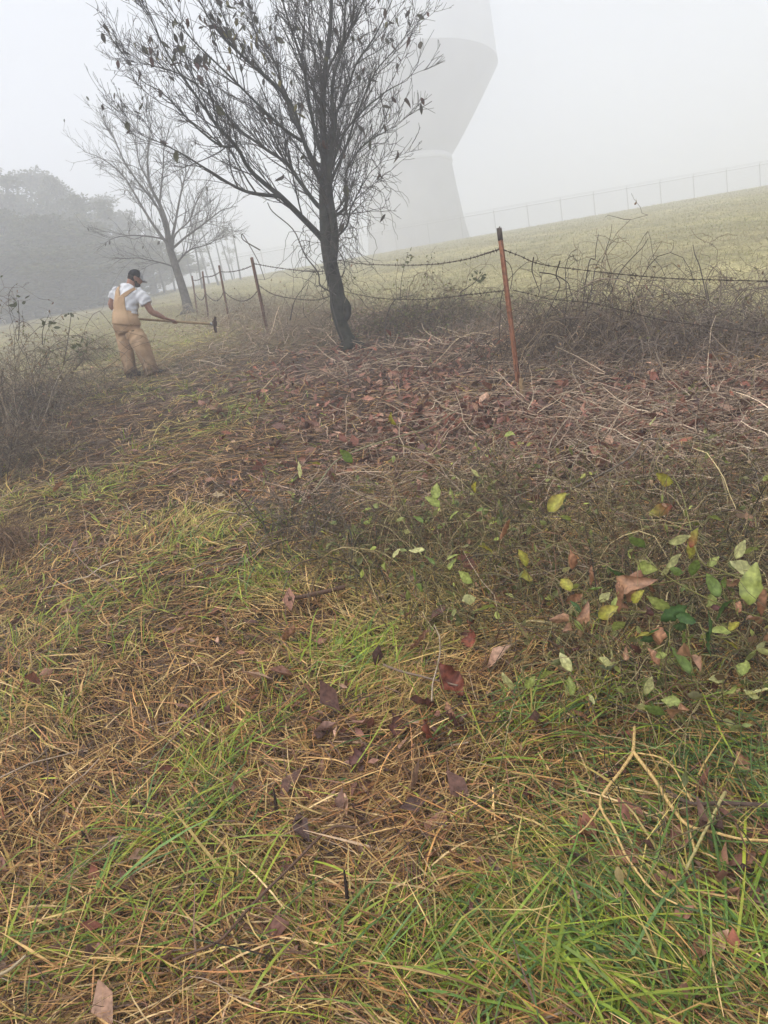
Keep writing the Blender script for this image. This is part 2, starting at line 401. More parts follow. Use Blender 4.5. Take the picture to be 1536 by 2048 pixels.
# ================================================================== TREES with bare branches
def bark(name, c1, c2, c3=None):
    return mat_noise(name, c1, c2, 9.0, 0.85, 0.2, 0.9, 8, c3, 30)
def grow_children(parents, rads, n_per, len_rng, up, spread, rr, t_lo=0.25, K=6, wob=0.12, rmin=0.0026):
    """parents: list of (M,3) polylines; returns list of child polylines with radii, growing outward/upward in 3-D"""
    out = []
    for P, Rr in zip(parents, rads):
        M = len(P); L = np.linalg.norm(np.diff(P, axis=0), axis=1).sum()
        n = rr.poisson(n_per * L) if n_per > 0 else 0
        for _ in range(n):
            u = t_lo + (1 - t_lo) * rr.uniform() ** 0.85; f = u * (M - 1); i = min(int(f), M - 2); w = f - i
            p = P[i] * (1 - w) + P[i + 1] * w; r = Rr[i] * (1 - w) + Rr[i + 1] * w
            d = nrm(P[i + 1] - P[i]); v = rr.normal(size=3); v -= d * (v @ d); v = nrm(v)
            a = rr.normal(spread, 0.18); dirn = nrm(d * math.cos(a) + v * math.sin(a) + np.array([0, 0, up]))
            ln = rr.uniform(*len_rng) * (1.15 - 0.6 * u)
            pts = [p]; cur = dirn
            for k in range(K - 1):
                cur = nrm(cur + rr.normal(0, wob, 3) + np.array([0, 0, up * 0.12])); pts.append(pts[-1] + cur * ln / (K - 1))
            r0 = min(r * 0.6, 0.004 + 0.007 * ln)
            out.append((np.array(pts), np.linspace(max(r0, rmin * 1.3), max(rmin, r0 * 0.25), K)))
    return out
def add_list(lst, sides, geo, col):
    by = {}
    for P, r in lst: by.setdefault(len(P), []).append((P, r))
    for K, l in by.items():
        tubes(np.array([a for a, _ in l]), np.array([b for _, b in l]), sides, np.tile(col, (len(l), 1)), geo)

def build_near_tree():
    base = at(703, 699); D = depth_of(base)
    mb = bark('dark_wet_bark', (0.022, 0.021, 0.018), (0.055, 0.052, 0.043), (0.034, 0.036, 0.026))
    mt = mat_noise('dark_twig', (0.025, 0.021, 0.018), (0.055, 0.046, 0.04), 14, 0.8, 0.2)
    t = thing('bare_tree', base, 'dark nearly leafless tree with crooked leaning trunk beside the rusty wire fence', 'tree')
    rr = np.random.default_rng(31)
    def line(pts): return np.array([pix(x, y, D + dz) for x, y, dz in pts])
    s = D / FPX
    # trunk
    tr = line([(712, 712, 0), (703, 697, 0), (690, 668, .0), (680, 640, 0), (676, 612, .02), (673, 580, .05), (663, 538, .06), (656, 492, .05), (651, 440, .05), (648, 380, .06), (649, 319, .08), (645, 228, .1), (649, 150, .1), (660, 59, .12), (664, -20, .15), (672, -150, .2), (678, -260, .2)])
    rad = np.array([19, 14.5, 13, 13, 16, 15, 14.5, 15, 12.5, 10, 8, 6.5, 5.2, 4.2, 3.4, 2.4, 1.0]) * s
    g = Geo(); tube1(tr, rad, 14, (1, 1, 1), g, n=60)
    # knob on the bend, and root flare
    kn = pix(687, 618, D - .02)
    tube1([kn + CR * 0.0 - CU * .22, kn + CR * .035 - CU * .08, kn + CR * .035 + CU * .05, kn - CR * .03 + CU * .22], [0.02, .075, .07, .02], 10, (1, 1, 1), g, n=12)
    for a in range(5):
        d = np.array([math.cos(a * 1.3 + .4), math.sin(a * 1.3 + .4), 0]); e = base + d * .3; e[2] = float(H(e[0], e[1])) - .02
        tube1([base + np.array([0, 0, .16]), base + d * .12 + np.array([0, 0, .05]), e], [.07, .06, .01], 7, (1, 1, 1), g, n=8)
    V = np.concatenate(g.V)
    link('trunk', g.mesh('trunk', True), mb, t)
    # second stem, twisted round the first from the fork at 490
    limbs = [
        ([(664, 530, -.05), (670, 480, -.1), (666, 430, -.12), (660, 380, -.1), (662, 320, -.06), (672, 250, -.1), (668, 170, -.2), (690, 90, -.3), (697, 0, -.4), (705, -90, -.45)], 12),
        ([(646, 480, .02), (637, 469, 0), (601, 433, -.15), (560, 392, -.3), (537, 374, -.35), (496, 337, -.5), (473, 292, -.6), (437, 255, -.7), (396, 196, -.85), (355, 137, -.95), (320, 70, -1.0), (295, 20, -1.05)], 8.5),
        ([(562, 393, -.3), (510, 387, -.3), (473, 374, -.25), (419, 342, -.2), (350, 301, -.1), (305, 278, 0), (272, 262, 0)], 5),
        ([(648, 420, .1), (631, 406, .1), (601, 365, .25), (574, 328, .4), (528, 296, .5), (473, 255, .7), (419, 191, .8), (359, 150, .9), (300, 135, 1.0), (262, 125, 1.0)], 6.5),
        ([(648, 375, 0), (637, 355, 0), (606, 283, -.1), (578, 205, -.2), (528, 155, -.3), (473, 105, -.35), (428, 59, -.4), (391, 0, -.4), (350, -60, -.4)], 7),
        ([(650, 335, .1), (626, 319, .2), (596, 255, .5), (565, 182, .7), (551, 128, .9), (510, 68, 1.0), (492, 0, 1.1), (480, -60, 1.1)], 6),
        ([(649, 305, .0), (637, 292, -.1), (619, 205, -.35), (610, 137, -.5), (587, 68, -.6), (565, 0, -.7), (550, -80, -.8)], 6),
        ([(649, 315, .1), (651, 301, .12), (669, 237, .3), (692, 182, .45), (710, 128, .55), (747, 68, .7), (779, 0, .8), (800, -60, .9)], 6),
        ([(652, 380, .05), (656, 365, 0), (678, 292, -.2), (701, 246, -.3), (738, 205, -.35), (783, 173, -.4), (811, 160, -.4)], 5),
        ([(656, 450, .0), (660, 437, 0), (688, 419, .1), (694, 387, .15), (692, 346, .2), (724, 296, .35), (770, 265, .4), (795, 252, .4)], 5.5),
        ([(662, 490, 0), (668, 480, 0), (692, 456, -.1), (701, 424, -.15), (715, 390, -.2), (740, 350, -.2), (765, 330, -.2)], 4),
        ([(648, 235, .1), (640, 150, .3), (625, 80, .5), (622, 0, .6), (615, -90, .7)], 4.5),
        ([(646, 200, .1), (660, 130, -.1), (700, 70, -.3), (728, 10, -.4), (745, -50, -.4)], 4.2),
        ([(660, 365, -.1), (690, 300, .4), (712, 230, .7), (745, 150, .9), (785, 100, 1.0), (822, 60, 1.0)], 4.2),
        ([(470, 292, -.6), (440, 290, -.6), (390, 250, -.5), (330, 190, -.4), (285, 160, -.3), (250, 120, -.3)], 3.6),
        ([(604, 283, -.1), (560, 250, -.3), (500, 190, -.5), (440, 130, -.7), (380, 70, -.9), (330, 10, -1.0), (300, -40, -1.0)], 4),
    ]
    mains = []
    for pts, r0 in limbs:
        P = resample(line(pts), 22); P += np.cumsum(rr.normal(0, 0.007, P.shape), 0) * np.linspace(0, 1, 22)[:, None]
        r = np.linspace(1, 0.14, 22) ** 1.15 * r0 * .78 * s; mains.append((P, r))
        g = Geo(); tube1(P, r, 8, (1, 1, 1), g); link('limb', g.mesh('limb', True), mb, t)
    mp = [m[0] for m in mains] + [resample(tr, 40)[16:]]; mr = [m[1] for m in mains] + [np.interp(np.linspace(0, 1, 40), np.linspace(0, 1, len(rad)), rad)[16:]]
    c1 = grow_children(mp, mr, 10.0, (0.4, 1.3), 0.28, 0.5, rr, 0.10, 8, 0.09)
    c2 = grow_children([a for a, _ in c1], [b for _, b in c1], 9.0, (0.2, 0.62), 0.2, 0.55, rr, 0.12, 6, 0.12)
    c3 = grow_children([a for a, _ in c2], [b for _, b in c2], 5.0, (0.08, 0.26), 0.15, 0.7, rr, 0.2, 4, 0.16)
    g = Geo(); add_list(c1, 5, g, (1, 1, 1)); link('branch', g.mesh('branch'), mt, t)['kind'] = 'stuff'
    g = Geo(); add_list(c2, 3, g, (1, 1, 1)); add_list(c3, 3, g, (1, 1, 1)); link('twig', g.mesh('twig'), mt, t)['kind'] = 'stuff'
    # remaining leaves: hanging from twigs, thickest high on the left
    meshes = []
    for k, (lv, cc) in enumerate([(LEAF_A, (0.055, 0.045, 0.028)), (LEAF_D, (0.075, 0.045, 0.03)), (LEAF_C, (0.085, 0.085, 0.03)), (LEAF_B, (0.10, 0.04, 0.028)), (LEAF_A, (0.20, 0.17, 0.04))]):
        meshes.append(mesh_np('tree_leaf', lv[0], None, lv[1], np.tile(cc, (len(lv[0]), 1)), True)); meshes[-1].materials.append(M_DEAD if k != 4 else M_LEAF)
    tips = np.array([a[rr.integers(2, len(a))] for a, _ in c2]); px = np.array([proj(p) for p in tips])
    w = np.exp(-((px[:, 0] - 400) / 70) ** 2 - ((px[:, 1] - 70) / 60) ** 2) * 16 + np.exp(-((px[:, 0] - 490) / 50) ** 2 - ((px[:, 1] - 40) / 60) ** 2) * 4 + 0.55 + 0.8 * (px[:, 0] > 730) + .5 * (px[:, 0] < 380)
    w *= (px[:, 1] > -60); w /= w.sum()
    for j in rr.choice(len(tips), 300, replace=False, p=w):
        x, y = px[j]; k = rr.choice(5, p=[.36, .3, .16, .12, .06])
        if 440 < x < 560 and y < 120 and rr.uniform() < .5: k = 4 if rr.uniform() < .6 else 2
        o = link('leaf', meshes[k], None, t); sc = rr.uniform(.08, .16)
        o.matrix_parent_inverse = Matrix.Identity(4)
        o.location = Vector(tips[j] - base); o.rotation_euler = (R(-90) + rr.normal(0, .5), rr.normal(0, .4), rr.uniform(0, 6.28)); o.scale = (sc, sc, sc)
    # vines
    v = thing('climbing_vine', base + np.array([-.25, -.05, 0]), 'thin bare vines hanging and climbing round the dark tree trunk', 'vine')
    g = Geo(); vb = (0.06, 0.052, 0.045)
    tube1(line([(672, 592, -.12), (660, 583, -.12), (640, 570, -.1), (636, 545, -.1), (610, 510, -.1), (587, 460, -.1), (546, 424, -.15), (535, 405, -.2)]), [.013, .006], 6, vb, g, n=30)
    tube1(line([(690, 690, -.15), (672, 640, -.16), (662, 585, -.14), (690, 540, -.1), (676, 500, -.14), (650, 470, -.15), (668, 420, -.12), (650, 380, -.1)]), [.009, .006], 5, vb, g, n=34)
    link('vine_stem', g.mesh('vine_stem'), M_TWIG, v)
    g = Geo(); n = 190; K = 14
    src = [pix(x, y, D + dz) for x, y, dz in ((690, 440, -.1), (700, 410, -.15), (715, 385, -.1), (735, 360, 0), (690, 480, 0), (675, 500, -.1), (660, 540, -.1), (700, 350, .1), (620, 480, -.1), (650, 560, -.15), (725, 400, .1), (745, 380, .1))]
    P = np.zeros((n, K, 3)); 
    for i in range(n):
        p = src[rr.integers(len(src))] + rr.normal(0, .12, 3); d = nrm(rr.normal(0, 1, 3) + CR * .4); ln = rr.uniform(.25, 1.1)
        P[i, 0] = p
        for k in range(1, K):
            d = nrm(d + rr.normal(0, .38, 3) + np.array([0, 0, -.14])); p = p + d * ln / K; P[i, k] = p
    tubes(P, np.tile(np.linspace(.005, .002, K), (n, 1)), 3, np.tile(vb, (n, 1)) * rr.uniform(.7, 1.5, (n, 1)), g)
    link('tendril', g.mesh('tendril'), M_TWIG, v)['kind'] = 'stuff'
    o = link('leaf', meshes[0], None, v); o.matrix_parent_inverse = Matrix.Identity(4); o.location = Vector(pix(771, 428, D) - np.array(v.location)); o.scale = (.13,) * 3; o.rotation_euler = (R(-60), .3, 1)
build_near_tree()

def build_second_tree():
    d = 24.0; base = azi(374, 612, d); D = depth_of(base); s = D / FPX
    mb = bark('grey_bark', (0.07, 0.063, 0.056), (0.13, 0.12, 0.105))
    t = thing('grey_bare_tree', base, 'slender grey bare tree with leaning trunk fading into fog behind the man', 'tree')
    rr = np.random.default_rng(5)
    def line(pts): return np.array([pix(x, y, D + dz) for x, y, dz in pts])
    tr = line([(378, 628, 0), (372, 600, 0), (360, 560, 0), (347, 520, 0), (338, 490, 0), (333, 450, 0), (320, 410, 0), (300, 370, 0), (295, 320, 0), (300, 270, 0), (300, 225, 0)])
    rad = np.array([12, 9, 7.8, 7.4, 7, 5, 3.4, 2.5, 1.8, 1.2, .5]) * s
    g = Geo(); tube1(tr, rad, 10, (1, 1, 1), g, n=34)
    for a in range(4):
        dd = np.array([math.cos(a * 1.6), math.sin(a * 1.6), 0]); tube1([base + np.array([0, 0, .15]), base + dd * .35 - np.array([0, 0, .03])], [.09, .01], 6, (1, 1, 1), g, n=5)
    link('trunk', g.mesh('trunk', True), mb, t)
    limbs = [([(340, 500, 0), (330, 480, -.2), (290, 470, -.5), (250, 468, -.9), (215, 478, -1.2)], 3.4), ([(336, 490, 0), (300, 440, .3), (270, 390, .5), (245, 350, .7), (205, 315, .9), (172, 300, 1)], 4.5),
             ([(336, 480, 0), (318, 420, -.3), (280, 370, -.6), (250, 330, -.8), (225, 280, -1), (200, 250, -1)], 4), ([(340, 495, 0), (352, 440, .3), (362, 390, .4), (375, 350, .5), (372, 310, .5)], 4.5),
             ([(342, 500, 0), (370, 475, -.3), (410, 445, -.5), (440, 420, -.7), (470, 410, -.8)], 4), ([(345, 505, 0), (350, 470, -.2), (380, 440, -.3), (400, 390, -.4), (430, 350, -.5)], 3.5),
             ([(318, 410, 0), (325, 360, .3), (330, 300, .5), (345, 250, .6)], 3.2), ([(302, 370, 0), (280, 330, 0), (270, 280, .2), (245, 230, .3)], 3), ([(352, 535, 0), (320, 525, -.3), (280, 518, -.6), (240, 520, -.8)], 2.6),
             ([(350, 530, 0), (380, 500, .3), (420, 490, .6), (450, 470, .8)], 3)]
    mains = []
    for pts, r0 in limbs:
        P = resample(line(pts), 16); P += np.cumsum(rr.normal(0, .014, P.shape), 0) * np.linspace(0, 1, 16)[:, None]; r = np.linspace(1, .15, 16) * r0 * .7 * s; mains.append((P, r))
        g = Geo(); tube1(P, r, 6, (1, 1, 1), g); link('limb', g.mesh('limb', True), mb, t)
    c1 = grow_children([m[0] for m in mains] + [resample(tr, 30)[14:]], [m[1] for m in mains] + [np.interp(np.linspace(0, 1, 30), np.linspace(0, 1, len(rad)), rad)[14:]], 8, (.5, 1.7), .2, .6, rr, .15, 7, .12, .0045)
    c2 = grow_children([a for a, _ in c1], [b for _, b in c1], 7.5, (.25, .8), .18, .65, rr, .15, 5, .15, .0035)
    g = Geo(); add_list(c1, 4, g, (1, 1, 1)); add_list(c2, 3, g, (1, 1, 1)); link('twig', g.mesh('twig'), mb, t)['kind'] = 'stuff'
    me = mesh_np('tree_leaf', LEAF_A[0], None, LEAF_A[1], np.tile((.07, .065, .04), (len(LEAF_A[0]), 1)), True); me.materials.append(M_DEAD)
    tips = [a[-1] for a, _ in c2]
    for p in sorted(tips, key=lambda p: -p[2])[:60:3] + [tips[i] for i in rr.integers(0, len(tips), 40)]:
        o = link('leaf', me, None, t); sc = rr.uniform(.09, .15); o.matrix_parent_inverse = Matrix.Identity(4)
        o.location = Vector(p - base); o.rotation_euler = (R(-90) + rr.normal(0, .4), rr.normal(0, .4), rr.uniform(0, 6.28)); o.scale = (sc,) * 3
build_second_tree()

# ================================================================== WOOD in the fog on the far side of the clearing
ULAB = ['beside the outermost tree', 'below the tall rounded tree', 'below the highest crown', 'below the narrow tree', "behind the man's shoulder", "behind the man's cap", 'behind the grey leaning trunk', 'before the tall rounded tree', 'before the broad low tree', 'before the highest crown', 'before the narrow tree', 'at the outer edge']
def build_wood():
    rr = np.random.default_rng(12)
    mb = bark('wood_bark', (0.035, 0.033, 0.03), (0.06, 0.056, 0.05))
    ml = mat_attr('wood_leaf', 0.7, 0.2, 0.25, 0.2, 4)
    def crown_mesh(n, seed, rw, rh, lo, hgt):
        r2 = np.random.default_rng(seed); nc = 26
        cz = r2.uniform(lo, 1, nc); prof = np.sin(np.pi * np.clip((cz - lo) / (1.02 - lo), 0.06, .96)) ** .7
        a = r2.uniform(0, 6.28, nc); rad = rw * prof * np.sqrt(r2.uniform(0.05, 1, nc))
        cc = np.stack([rad * np.cos(a), rad * np.sin(a), cz * hgt], -1); cs = r2.uniform(.3, .85, nc)
        k = r2.integers(0, nc, n); v = nrm(r2.normal(size=(n, 3))) * (r2.uniform(0, 1, (n, 1)) ** .6); v[:, 2] *= .8
        pos = cc[k] + v * cs[k][:, None]
        col = pick(n, [(.10, .115, .05), (.13, .13, .06), (.08, .09, .045), (.15, .14, .07)], .2, r2)
        g = Geo(); scatter(*DIAMOND, pos, rot_rand(n, r2), r2.uniform(.10, .24, n), col, g)
        return g.mesh('crown'), cc
    variants = []
    for sd, rw, h, lo in ((1, 1.7, 8.0, .18), (2, 2.1, 7.0, .12), (3, 1.4, 9.0, .25), (4, 1.9, 6.0, .05)):
        me, cc = crown_mesh(7500, sd, rw, 1, lo, h); me.materials.append(ml)
        g = Geo(); tube1([(0, 0, -.3), (.05, .02, h * .3), (-.05, .05, h * .65), (0, 0, h * .95)], [.13, .1, .06, .015], 7, (1, 1, 1), g, n=14)
        for k in range(12):
            c = cc[k]; tube1([(0, 0, max(.6, c[2] - .9)), (c[0] * .5, c[1] * .5, c[2] - .35), tuple(c)], [.035, .01], 4, (1, 1, 1), g, n=6)
        mt = g.mesh('trunk'); mt.materials.append(mb); variants.append((me, mt, h))
    spots = [(8, 322, 36, 0, 'tall rounded tree at the outer end of the foggy wood'), (58, 345, 33, 1, 'broad low-crowned tree in the foggy wood beside a taller rounded one'),
             (118, 335, 38, 0, 'tall tree with the highest crown in the foggy wood'), (165, 345, 34, 2, 'narrow tree in the foggy wood next to the highest crown'),
             (212, 385, 31, 1, 'bushy tree of the foggy wood standing behind the man'), (270, 420, 36, 3, 'squat leafy tree in fog behind the grey bare tree trunk'),
             (-45, 320, 32, 2, 'slim tree at the very edge of the foggy wood'), (35, 420, 28, 3, 'low leafy tree at the front edge of the foggy wood'), (110, 430, 27, 3, 'low leafy tree in front of the highest crown of the wood'),
             (335, 445, 40, 1, 'faint leafy tree in fog behind the leaning grey trunk'), (185, 455, 28, 3, 'low leafy tree in fog right behind the overalls-clad man'), (-70, 430, 27, 3, 'low leafy tree closing off the wood beside the bramble bush'),
             (150, 338, 40, 2, 'slender tree between the highest crown and the narrow tree of the wood'), (242, 388, 39, 0, 'leafy tree of the foggy wood rising left of the grey bare trunk'),
             (425, 425, 43, 2, 'faint thin tree in fog behind the row of fence posts'), (478, 455, 45, 0, 'faintest thin tree in fog beyond the rusty leaning fence post')]
    for i, (px, py, d, k, lab) in enumerate(spots):
        d = d * 2.4 if i < 14 else d * 2.0; p = azi(px, 600, d); hh = height_to(px, py, p); me, mt, h0 = variants[k]; sc = hh / (h0 * 1.04)
        t = thing('woodland_tree', p, lab, 'tree', 'trees of the foggy wood'); t.rotation_euler = (0, 0, rr.uniform(0, 6.28))
        thin = i >= 14
        wsc = sc * (rr.uniform(1.25, 1.6) if not thin else .85)
        for nm, m_ in (('crown', me), ('trunk', mt)):
            if thin and nm == 'crown': m_ = thin_crown
            o = link(nm, m_, None, t); o.matrix_parent_inverse = Matrix.Identity(4); o.scale = (wsc, wsc, sc)
        if i == 13:
            thin_crown, _ = crown_mesh(2600, 9, 1.9, 1, .35, 8.5); thin_crown.materials.append(ml)
    # slim sapling stems along the edge
    for j, px in enumerate((392, 408, 424, 441, 455, 472, 352, 330, 315, 488)):
        d = rr.uniform(56, 78); p = azi(px, 590, d); hh = rr.uniform(4.5, 9)
        t = thing('sapling', p, 'slim bare sapling stem in fog at the edge of the wood', 'sapling', 'saplings at the wood edge')
        g = Geo(); le = rr.normal(0, .06, 2); q = lambda z: (p[0] + le[0] * z, p[1] + le[1] * z, p[2] + z)
        tube1([q(-.1), q(hh * .5), q(hh)], [.09, .025], 6, (1, 1, 1), g, n=8); link('trunk', g.mesh('trunk'), mb, t)
        main = [(np.array([q(z) for z in np.linspace(.6, hh, 8)]), np.linspace(.05, .01, 8))]
        c = grow_children([main[0][0]], [main[0][1]], 4, (.4, 1.1), .3, .7, rr, .1, 5, .15); g = Geo()
        if c: add_list(c, 3, g, (1, 1, 1)); link('branch', g.mesh('branch'), mb, t)['kind'] = 'stuff'
    # dark undergrowth under the wood
    for j, (px, d, w, h) in enumerate(((-20, 25, 2.6, 2.2), (45, 27, 2.6, 2.6), (105, 25, 2.4, 2.0), (160, 26, 2.4, 2.4), (205, 24, 2.2, 1.5), (255, 26, 2.0, 1.7), (315, 30, 2.6, 1.6), (15, 23, 2.2, 1.5), (75, 23.5, 2.2, 1.6), (130, 23, 2.2, 1.5), (185, 25, 2.2, 1.7), (-60, 24, 2.4, 1.7))):
        d *= 2.6; w *= 3.0; h *= 2.8; p = azi(px, 610, d); me = variants[3][0]
        t = thing('undergrowth_shrub', p, 'dark undergrowth shrub at the foot of the foggy wood ' + ULAB[j], 'shrub', 'undergrowth under the foggy wood'); t.rotation_euler = (0, 0, j * 1.3)
        for nm, m_ in (('foliage', me), ('stem', variants[3][1])):
            o = link(nm, m_, None, t); o.matrix_parent_inverse = Matrix.Identity(4); o.scale = (w / 2.2, w / 2.2, h / 6.0)
build_wood()

# ================================================================== WIRE FENCE
def build_fence():
    rr = np.random.default_rng(3)
    mrust = mat_noise('rust', (0.22, 0.085, 0.048), (0.13, 0.062, 0.045), 14, 0.85, 0.2, 0.5, 8, (0.30, 0.135, 0.075))
    mgrey = mat_noise('bare_steel', (0.05, 0.045, 0.04), (0.12, 0.09, 0.07), 20, 0.7, 0.3)
    mdark = mat_noise('dull_rust', (0.10, 0.05, 0.032), (0.17, 0.085, 0.05), 10, 0.85, 0.2, 0.4)
    mw = mat_noise('wire_rust', (0.035, 0.024, 0.02), (0.075, 0.05, 0.04), 30, 0.8, 0.3)
    def post(top, foot, w, label, near, group=None):
        foot = np.asarray(foot); top = np.asarray(top); L = np.linalg.norm(top - foot); u = (top - foot) / L
        t = thing('fence_post', foot, label, 'fence post', group)
        a = nrm(np.cross(u, FWD)); b = np.cross(u, a)              # T-section: flange facing the picture, web behind
        def bar(x0, x1, y0, y1, z0, z1, nz=1):
            zz = np.linspace(z0, z1, nz + 1); V = []
            for z in zz:
                for x, y in ((x0, y0), (x1, y0), (x1, y1), (x0, y1)): V.append(foot + u * z + a * x + b * y)
            Q = []
            for k in range(nz):
                for e in range(4): Q.append((k * 4 + e, k * 4 + (e + 1) % 4, k * 4 + 4 + (e + 1) % 4, k * 4 + 4 + e))
            m = nz * 4; Q += [(3, 2, 1, 0), (m, m + 1, m + 2, m + 3)]
            return V, Q
        g = Geo(); V, Q = bar(-w / 2, w / 2, -.003, .003, -.25, L * .93 if near else L, 10); V = np.array(V) + rr.normal(0, .0008, (len(V), 3)); g.add(V, Q)
        V, Q = bar(-.004, .004, .0035, .035, -.25, L * .93 if near else L, 1); g.add(V, Q)
        link('flange', g.mesh('flange'), mrust if near else mdark, t)
        if near:
            g = Geo(); V, Q = bar(-w / 2 - .001, w / 2 + .001, -.0036, .0036, L * .925, L, 1); g.add(V, Q); V, Q = bar(-.0045, .0045, .004, .036, L * .925, L, 1); g.add(V, Q)
            o = link('post_tip', g.mesh('post_tip'), mgrey, t); o['label'] = 'bare grey tip of the rusty post'
            for z in np.arange(.35, L - .1, .11):                   # studs
                g = Geo(); V, Q = bar(-.009, .009, -.012, -.0032, z, z + .012); g.add(V, Q); link('stud', g.mesh('stud'), mrust, t)
        return t
    def strand(pts, label, r=.0026, barb=.12, seed=0, nseg=None, group=None):
        P0 = np.asarray(pts); L = np.linalg.norm(np.diff(P0, axis=0), axis=1).sum(); n = nseg or int(L / .018)
        P = resample(P0, n); t = thing('barbed_wire', P[0], label, 'barbed wire', group)
        T = nrm(np.gradient(P, axis=0)); A = nrm(np.cross(T, [0, 0, 1.])); B = np.cross(T, A); ph = np.arange(n) * .9
        for s_ in (0, math.pi):
            g = Geo(); tubes((P + (A * np.cos(ph + s_)[:, None] + B * np.sin(ph + s_)[:, None]) * r * 1.05)[None], np.full((1, n), r), 4, np.ones((1, 3)), g); link('strand', g.mesh('strand'), mw, t)
        g = Geo(); m = int(L / barb)
        for k in range(m):
            i = int((k + .5 + rr.uniform(-.2, .2)) / m * (n - 2)) + 1; p = P[i]
            tube1([p - T[i] * .009, p + T[i] * .009], r * 2.2, 5, (1, 1, 1), g)
            for q in range(2):
                d = nrm(rr.normal(size=3)); d = nrm(d - T[i] * (d @ T[i]) * .8)
                tube1([p - d * .021, p, p + d * .021], [r * .3, r * 1.1, r * .3], 4, (1, 1, 1), g)
        link('barb', g.mesh('barb'), mw, t)['kind'] = 'stuff'
    # near post
    f1 = at(1040, 792); D1 = depth_of(f1); top1 = pix(998, 456, D1 - .02)
    post(top1, f1, .042, 'tall rusty orange steel fence post standing beside a short broken wooden stake', True)
    tops = []
    for px, py, d, lab in ((503, 515, 14.0, 'rusty leaning fence post, first along the wire past the dark tree'), (438, 531, 17.0, 'thin dull fence post, second along the wire past the dark tree'),
                           (405, 543, 20.0, 'thin dull fence post, third along the wire past the dark tree'), (384, 552, 23.5, 'faint thin fence post, farthest along the wire beside the grey tree')):
        b = azi(px, py, d); D = depth_of(b); tp = pix(px, py, D)
        ft = np.array(pix(px + (27 if px == 503 else 17 if px == 438 else 10), 640 if px == 503 else 622, D)); 
        while ft[2] > float(H(ft[0], ft[1])) - .02: ft = ft - nrm(tp - ft) * .03
        post(tp, ft, .06 if px == 503 else .05, lab, False); tops.append((tp, ft))
    # post of the fence outside the picture to the right
    dirn = np.array([FA[0] - FB[0], FA[1] - FB[1]]); dirn /= np.linalg.norm(dirn)
    e = f1[:2] + np.array([.80, -.60]) * 3.1; e3 = np.array([e[0], e[1], float(H(*e))])
    a1 = top1 + (f1 - top1) * .125; a2 = top1 + (f1 - top1) * .39; back = -FWD * .012
    def lerp(p, q, n, sag): 
        u = np.linspace(0, 1, n)[:, None]; r_ = p * (1 - u) + q * u; r_[:, 2] -= (4 * u * (1 - u) * sag)[:, 0]; return r_
    D = D1
    # top wire to the right
    def pl(l): return np.array([pix(x, y, d) for x, y, d in l])
    strand(pl([(1003, 498, D1 - .015), (1040, 512, D1 - .05), (1085, 529, D1 - .12), (1200, 544, D1 - .28), (1330, 556, D1 - .46), (1440, 560, D1 - .62), (1560, 562, D1 - .8), (1700, 556, D1 - 1.0)]), 'top barbed wire running from the tall rusty post over the bramble hedge', .0026)
    strand(pl([(1025, 580, D1 - .01), (1060, 588, D1 - .04), (1100, 598, D1 - .1), (1180, 606, D1 - .22), (1250, 622, D1 - .32), (1330, 641, D1 - .42), (1440, 655, D1 - .58), (1560, 670, D1 - .75), (1716, 682, D1 - 1.0)]), 'lower barbed wire running from the tall rusty post into the bramble hedge', .0019)
    e1 = pix(1700, 556, D1 - 1.0); eb = np.array([e1[0] + .03, e1[1], float(H(e1[0], e1[1]))]); post(e1 + np.array([-.01, .0, .14]), eb, .042, 'rusty fence post at the far end of the wire over the bramble hedge', False)
    Dt = depth_of(at(703, 699))
    strand(pl([(1001, 498, D1 - .01), (975, 506, D1 + .15), (930, 519, D1 + .55), (860, 529, D1 + 1.3), (780, 530, D1 + 2.2), (720, 527, D1 + 3.0), (674, 520, Dt + .12)]), 'top barbed wire sagging between the tall rusty post and the dark tree', .0028)
    strand(pl([(1020, 580, D1 - .01), (985, 584, D1 + .15), (930, 590, D1 + .55), (860, 598, D1 + 1.4), (780, 598, D1 + 2.3), (720, 590, D1 + 3.0), (678, 580, Dt + .12)]), 'lower barbed wire sagging between the tall rusty post and the dark tree', .0023)
    tp, ft = tops[0]
    strand(pl([(664, 540, Dt + .1), (630, 543, Dt + 1.2), (590, 540, Dt + 2.3), (545, 534, Dt + 3.2), (506, 527, depth_of(tp))]), 'top barbed wire sagging between the dark tree and the rusty leaning post', .004, .12, nseg=160)
    strand(pl([(668, 590, Dt + .1), (630, 600, Dt + 1.2), (580, 596, Dt + 2.4), (545, 588, Dt + 3.2), (516, 570, depth_of(tp))]), 'lower barbed wire sagging between the dark tree and the rusty leaning post', .004, .12, nseg=160)
    names = ['first and second', 'second and third', 'third and fourth']
    for k in range(3):
        (ta, fa), (tb, fb) = tops[k], tops[k + 1]
        for hgt, w_, sag in ((.1, 'top', .05), (.42, 'slack lower', .22)):
            strand(lerp(ta + (fa - ta) * hgt, tb + (fb - tb) * hgt, 9, sag), '%s barbed wire strung between the %s posts past the dark tree' % (w_, names[k]), .005, .14, nseg=90)
    # loose wire end curling from the near post
    g = Geo(); tube1([pix(1010, 520, D1 - .02), pix(1020, 530, D1 - .03), pix(1025, 550, D1 - .03), pix(1021, 578, D1 - .02)], .003, 5, (1, 1, 1), g, n=14)
    t = thing('wire_end', pix(1010, 520, D1), 'loose curled end of wire beside the tall rusty post', 'wire'); link('curl', g.mesh('curl'), mw, t)
    # broken wooden stake
    s0 = at(1046, 806); Ds = depth_of(s0); mwood = mat_noise('grey_wood', (0.20, 0.13, 0.07), (0.30, 0.21, 0.12), 25, 0.9, 0.1, 0.6)
